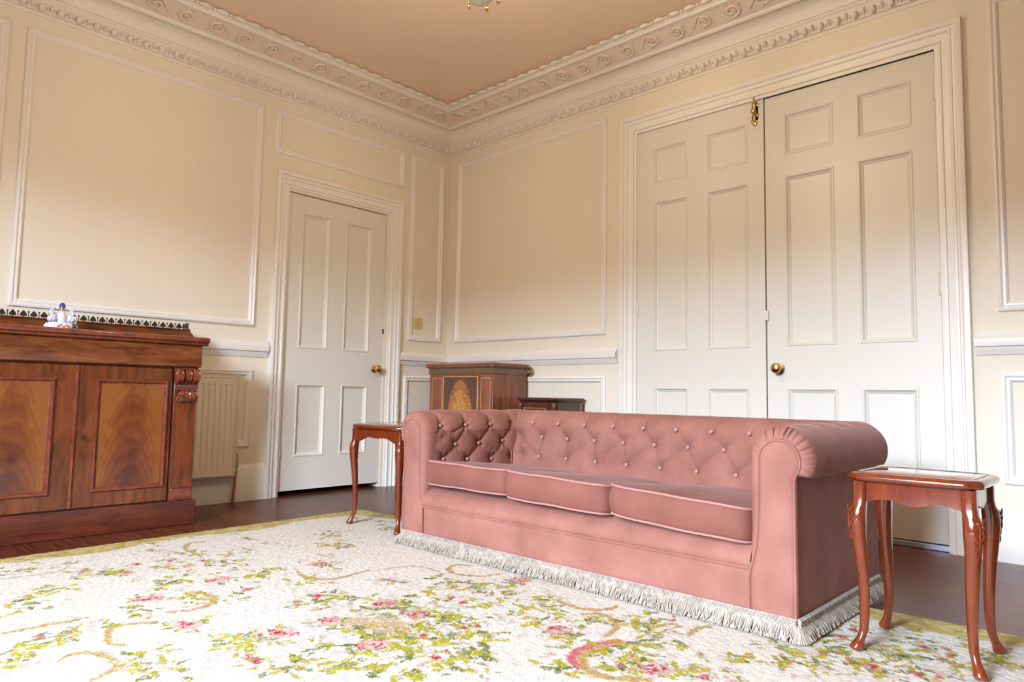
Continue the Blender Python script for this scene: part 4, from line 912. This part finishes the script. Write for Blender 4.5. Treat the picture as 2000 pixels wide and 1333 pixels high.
# ------------------------------------------------------------------ low dark cabinet next to it
lc = thing('low_cabinet', 'low dark mahogany cabinet with column corners, behind the sofa beside the inlaid cabinet', 'cabinet', (1.245, -.18, 0))
A0, A1, B0, B1 = 1.085, 1.402, -.325, -.040
def oct_(i, z, c_=.035): return [(A0-i+c_, B0-i, z), (A1+i-c_, B0-i, z), (A1+i, B0-i+c_, z), (A1+i, B1, z), (A0-i, B1, z), (A0-i, B0-i+c_, z)]
MB().loft([oct_(0, .05), oct_(0, .640)]).build('body', M['cab_dark'], lc, smooth=0)
MB().loft([oct_(.010, 0), oct_(.010, .045), oct_(.002, .052)]).build('plinth', M['cab_dark'], lc, smooth=0)
MB().loft([oct_(.002, .638), oct_(.006, .642), oct_(.014, .648), oct_(.017, .656), oct_(.015, .664), oct_(.008, .667)]).build('top', M['cab_dark'], lc, smooth=40)
d = box('door', M['cab_dark'], lc, A0+.040, A1-.040, B0-.006, B0+.005, .07, .625, .0015)
frame(MB(), lambda u, v, h: (u, B0-.006-h, v), A0+.062, A1-.062, .095, .603, [(0, 0), (0, .004), (.005, .007), (.010, .005), (.014, -.0), (.030, -.0), (.034, .003), (.038, .003), (.040, 0)]).build('door_moulding', M['cab'], d, smooth=40)
for x, y in ((A0+.016, B0+.014), (A1-.016, B0+.014)):
    MB().lathe((x, y, .055), [(.001, 0), (.014, 0), (.014, .02), (.010, .03), (.0085, .06), (.0085, .52), (.010, .54), (.013, .55), (.013, .565), (.011, .575), (.013, .583), (.001, .584)], 14).build('column', M['mah_t'], lc)
box('side_stile', M['cab'], lc, A1-.002, A1+.005, B1-.035, B1-.002, .06, .636, .001)

# ------------------------------------------------------------------ small brass and glass ceiling light; six lit bulbs, out of view, added to brighten the upper walls
hx, hy, hz = 2.415, -2.0, 2.117
cl = thing('ceiling_light', 'small brass ceiling light with fluted glass bowl and drops, hanging from the ceiling', 'ceiling light', (hx, hy, RZ))
MB().lathe((hx, hy, RZ), [(.001, 0), (.06, 0), (.055, -.012), (.030, -.026), (.012, -.032), (.001, -.034)], 24).build('ceiling_rose', M['brass'], cl)
MB().tube([(hx, hy, RZ-.02), (hx, hy, hz+.10)], .007, 10).lathe((hx, hy, hz+.10), [(.001, .05), (.016, .045), (.024, .03), (.014, .012), (.022, 0), (.001, -.004)], 18).build('stem', M['brass'], cl)
def fl_ring(r, z): return [(hx+r*(1+.05*cos(16*2*PI*j/96))*cos(2*PI*j/96), hy+r*(1+.05*cos(16*2*PI*j/96))*sin(2*PI*j/96), hz+z) for j in range(96)]
MB().loft([fl_ring(.005, -.004), fl_ring(.016, .0), fl_ring(.034, .008), (fl_ring(.047, .021)), fl_ring(.053, .040), fl_ring(.056, .058), fl_ring(.053, .058), fl_ring(.044, .025), fl_ring(.016, .006)]).build('glass_bowl', M['milk'], cl, smooth=60)
MB().tube([(hx+.058*cos(2*PI*j/32), hy+.058*sin(2*PI*j/32), hz+.058) for j in range(32)], .005, 8, closed=True).build('rim_band', M['brass'], cl)
M['fill_bulb'] = mat('added_fill_bulb', (1, .9, .75)); _b = nodes(M['fill_bulb'])[2]
_b.inputs['Emission Color'].default_value = (1, .85, .64, 1); _b.inputs['Emission Strength'].default_value = 430.
for k in range(6):
    a = .93+k*PI/3; c_, s_ = cos(a), sin(a)
    ar = MB().tube([(hx+.02*c_, hy+.02*s_, hz+.11), (hx+.05*c_, hy+.05*s_, hz+.095), (hx+.10*c_, hy+.10*s_, hz+.11), (hx+.118*c_, hy+.118*s_, hz+.15)], .0042, 8)
    ar.lathe((hx+.118*c_, hy+.118*s_, hz+.148), [(.001, 0), (.014, .004), (.018, .010), (.008, .012), (.008, .045), (.001, .046)], 14)
    ar = ar.build('arm', M['brass'], cl)
    MB().lathe((hx+.118*c_, hy+.118*s_, hz+.192), [(.001, 0), (.010, .004), (.017, .016), (.018, .026), (.012, .044), (.005, .058), (.001, .062)], 14).build('fill_bulb', M['fill_bulb'], ar, smooth=60)
    MB().lathe((hx+.068*c_, hy+.068*s_, hz+.002), [(.001, 0), (.005, .004), (.007, .010), (.005, .018), (.003, .021), (.006, .026), (.004, .034), (.003, .052)], 12).build('drop', M['brass'], ar)
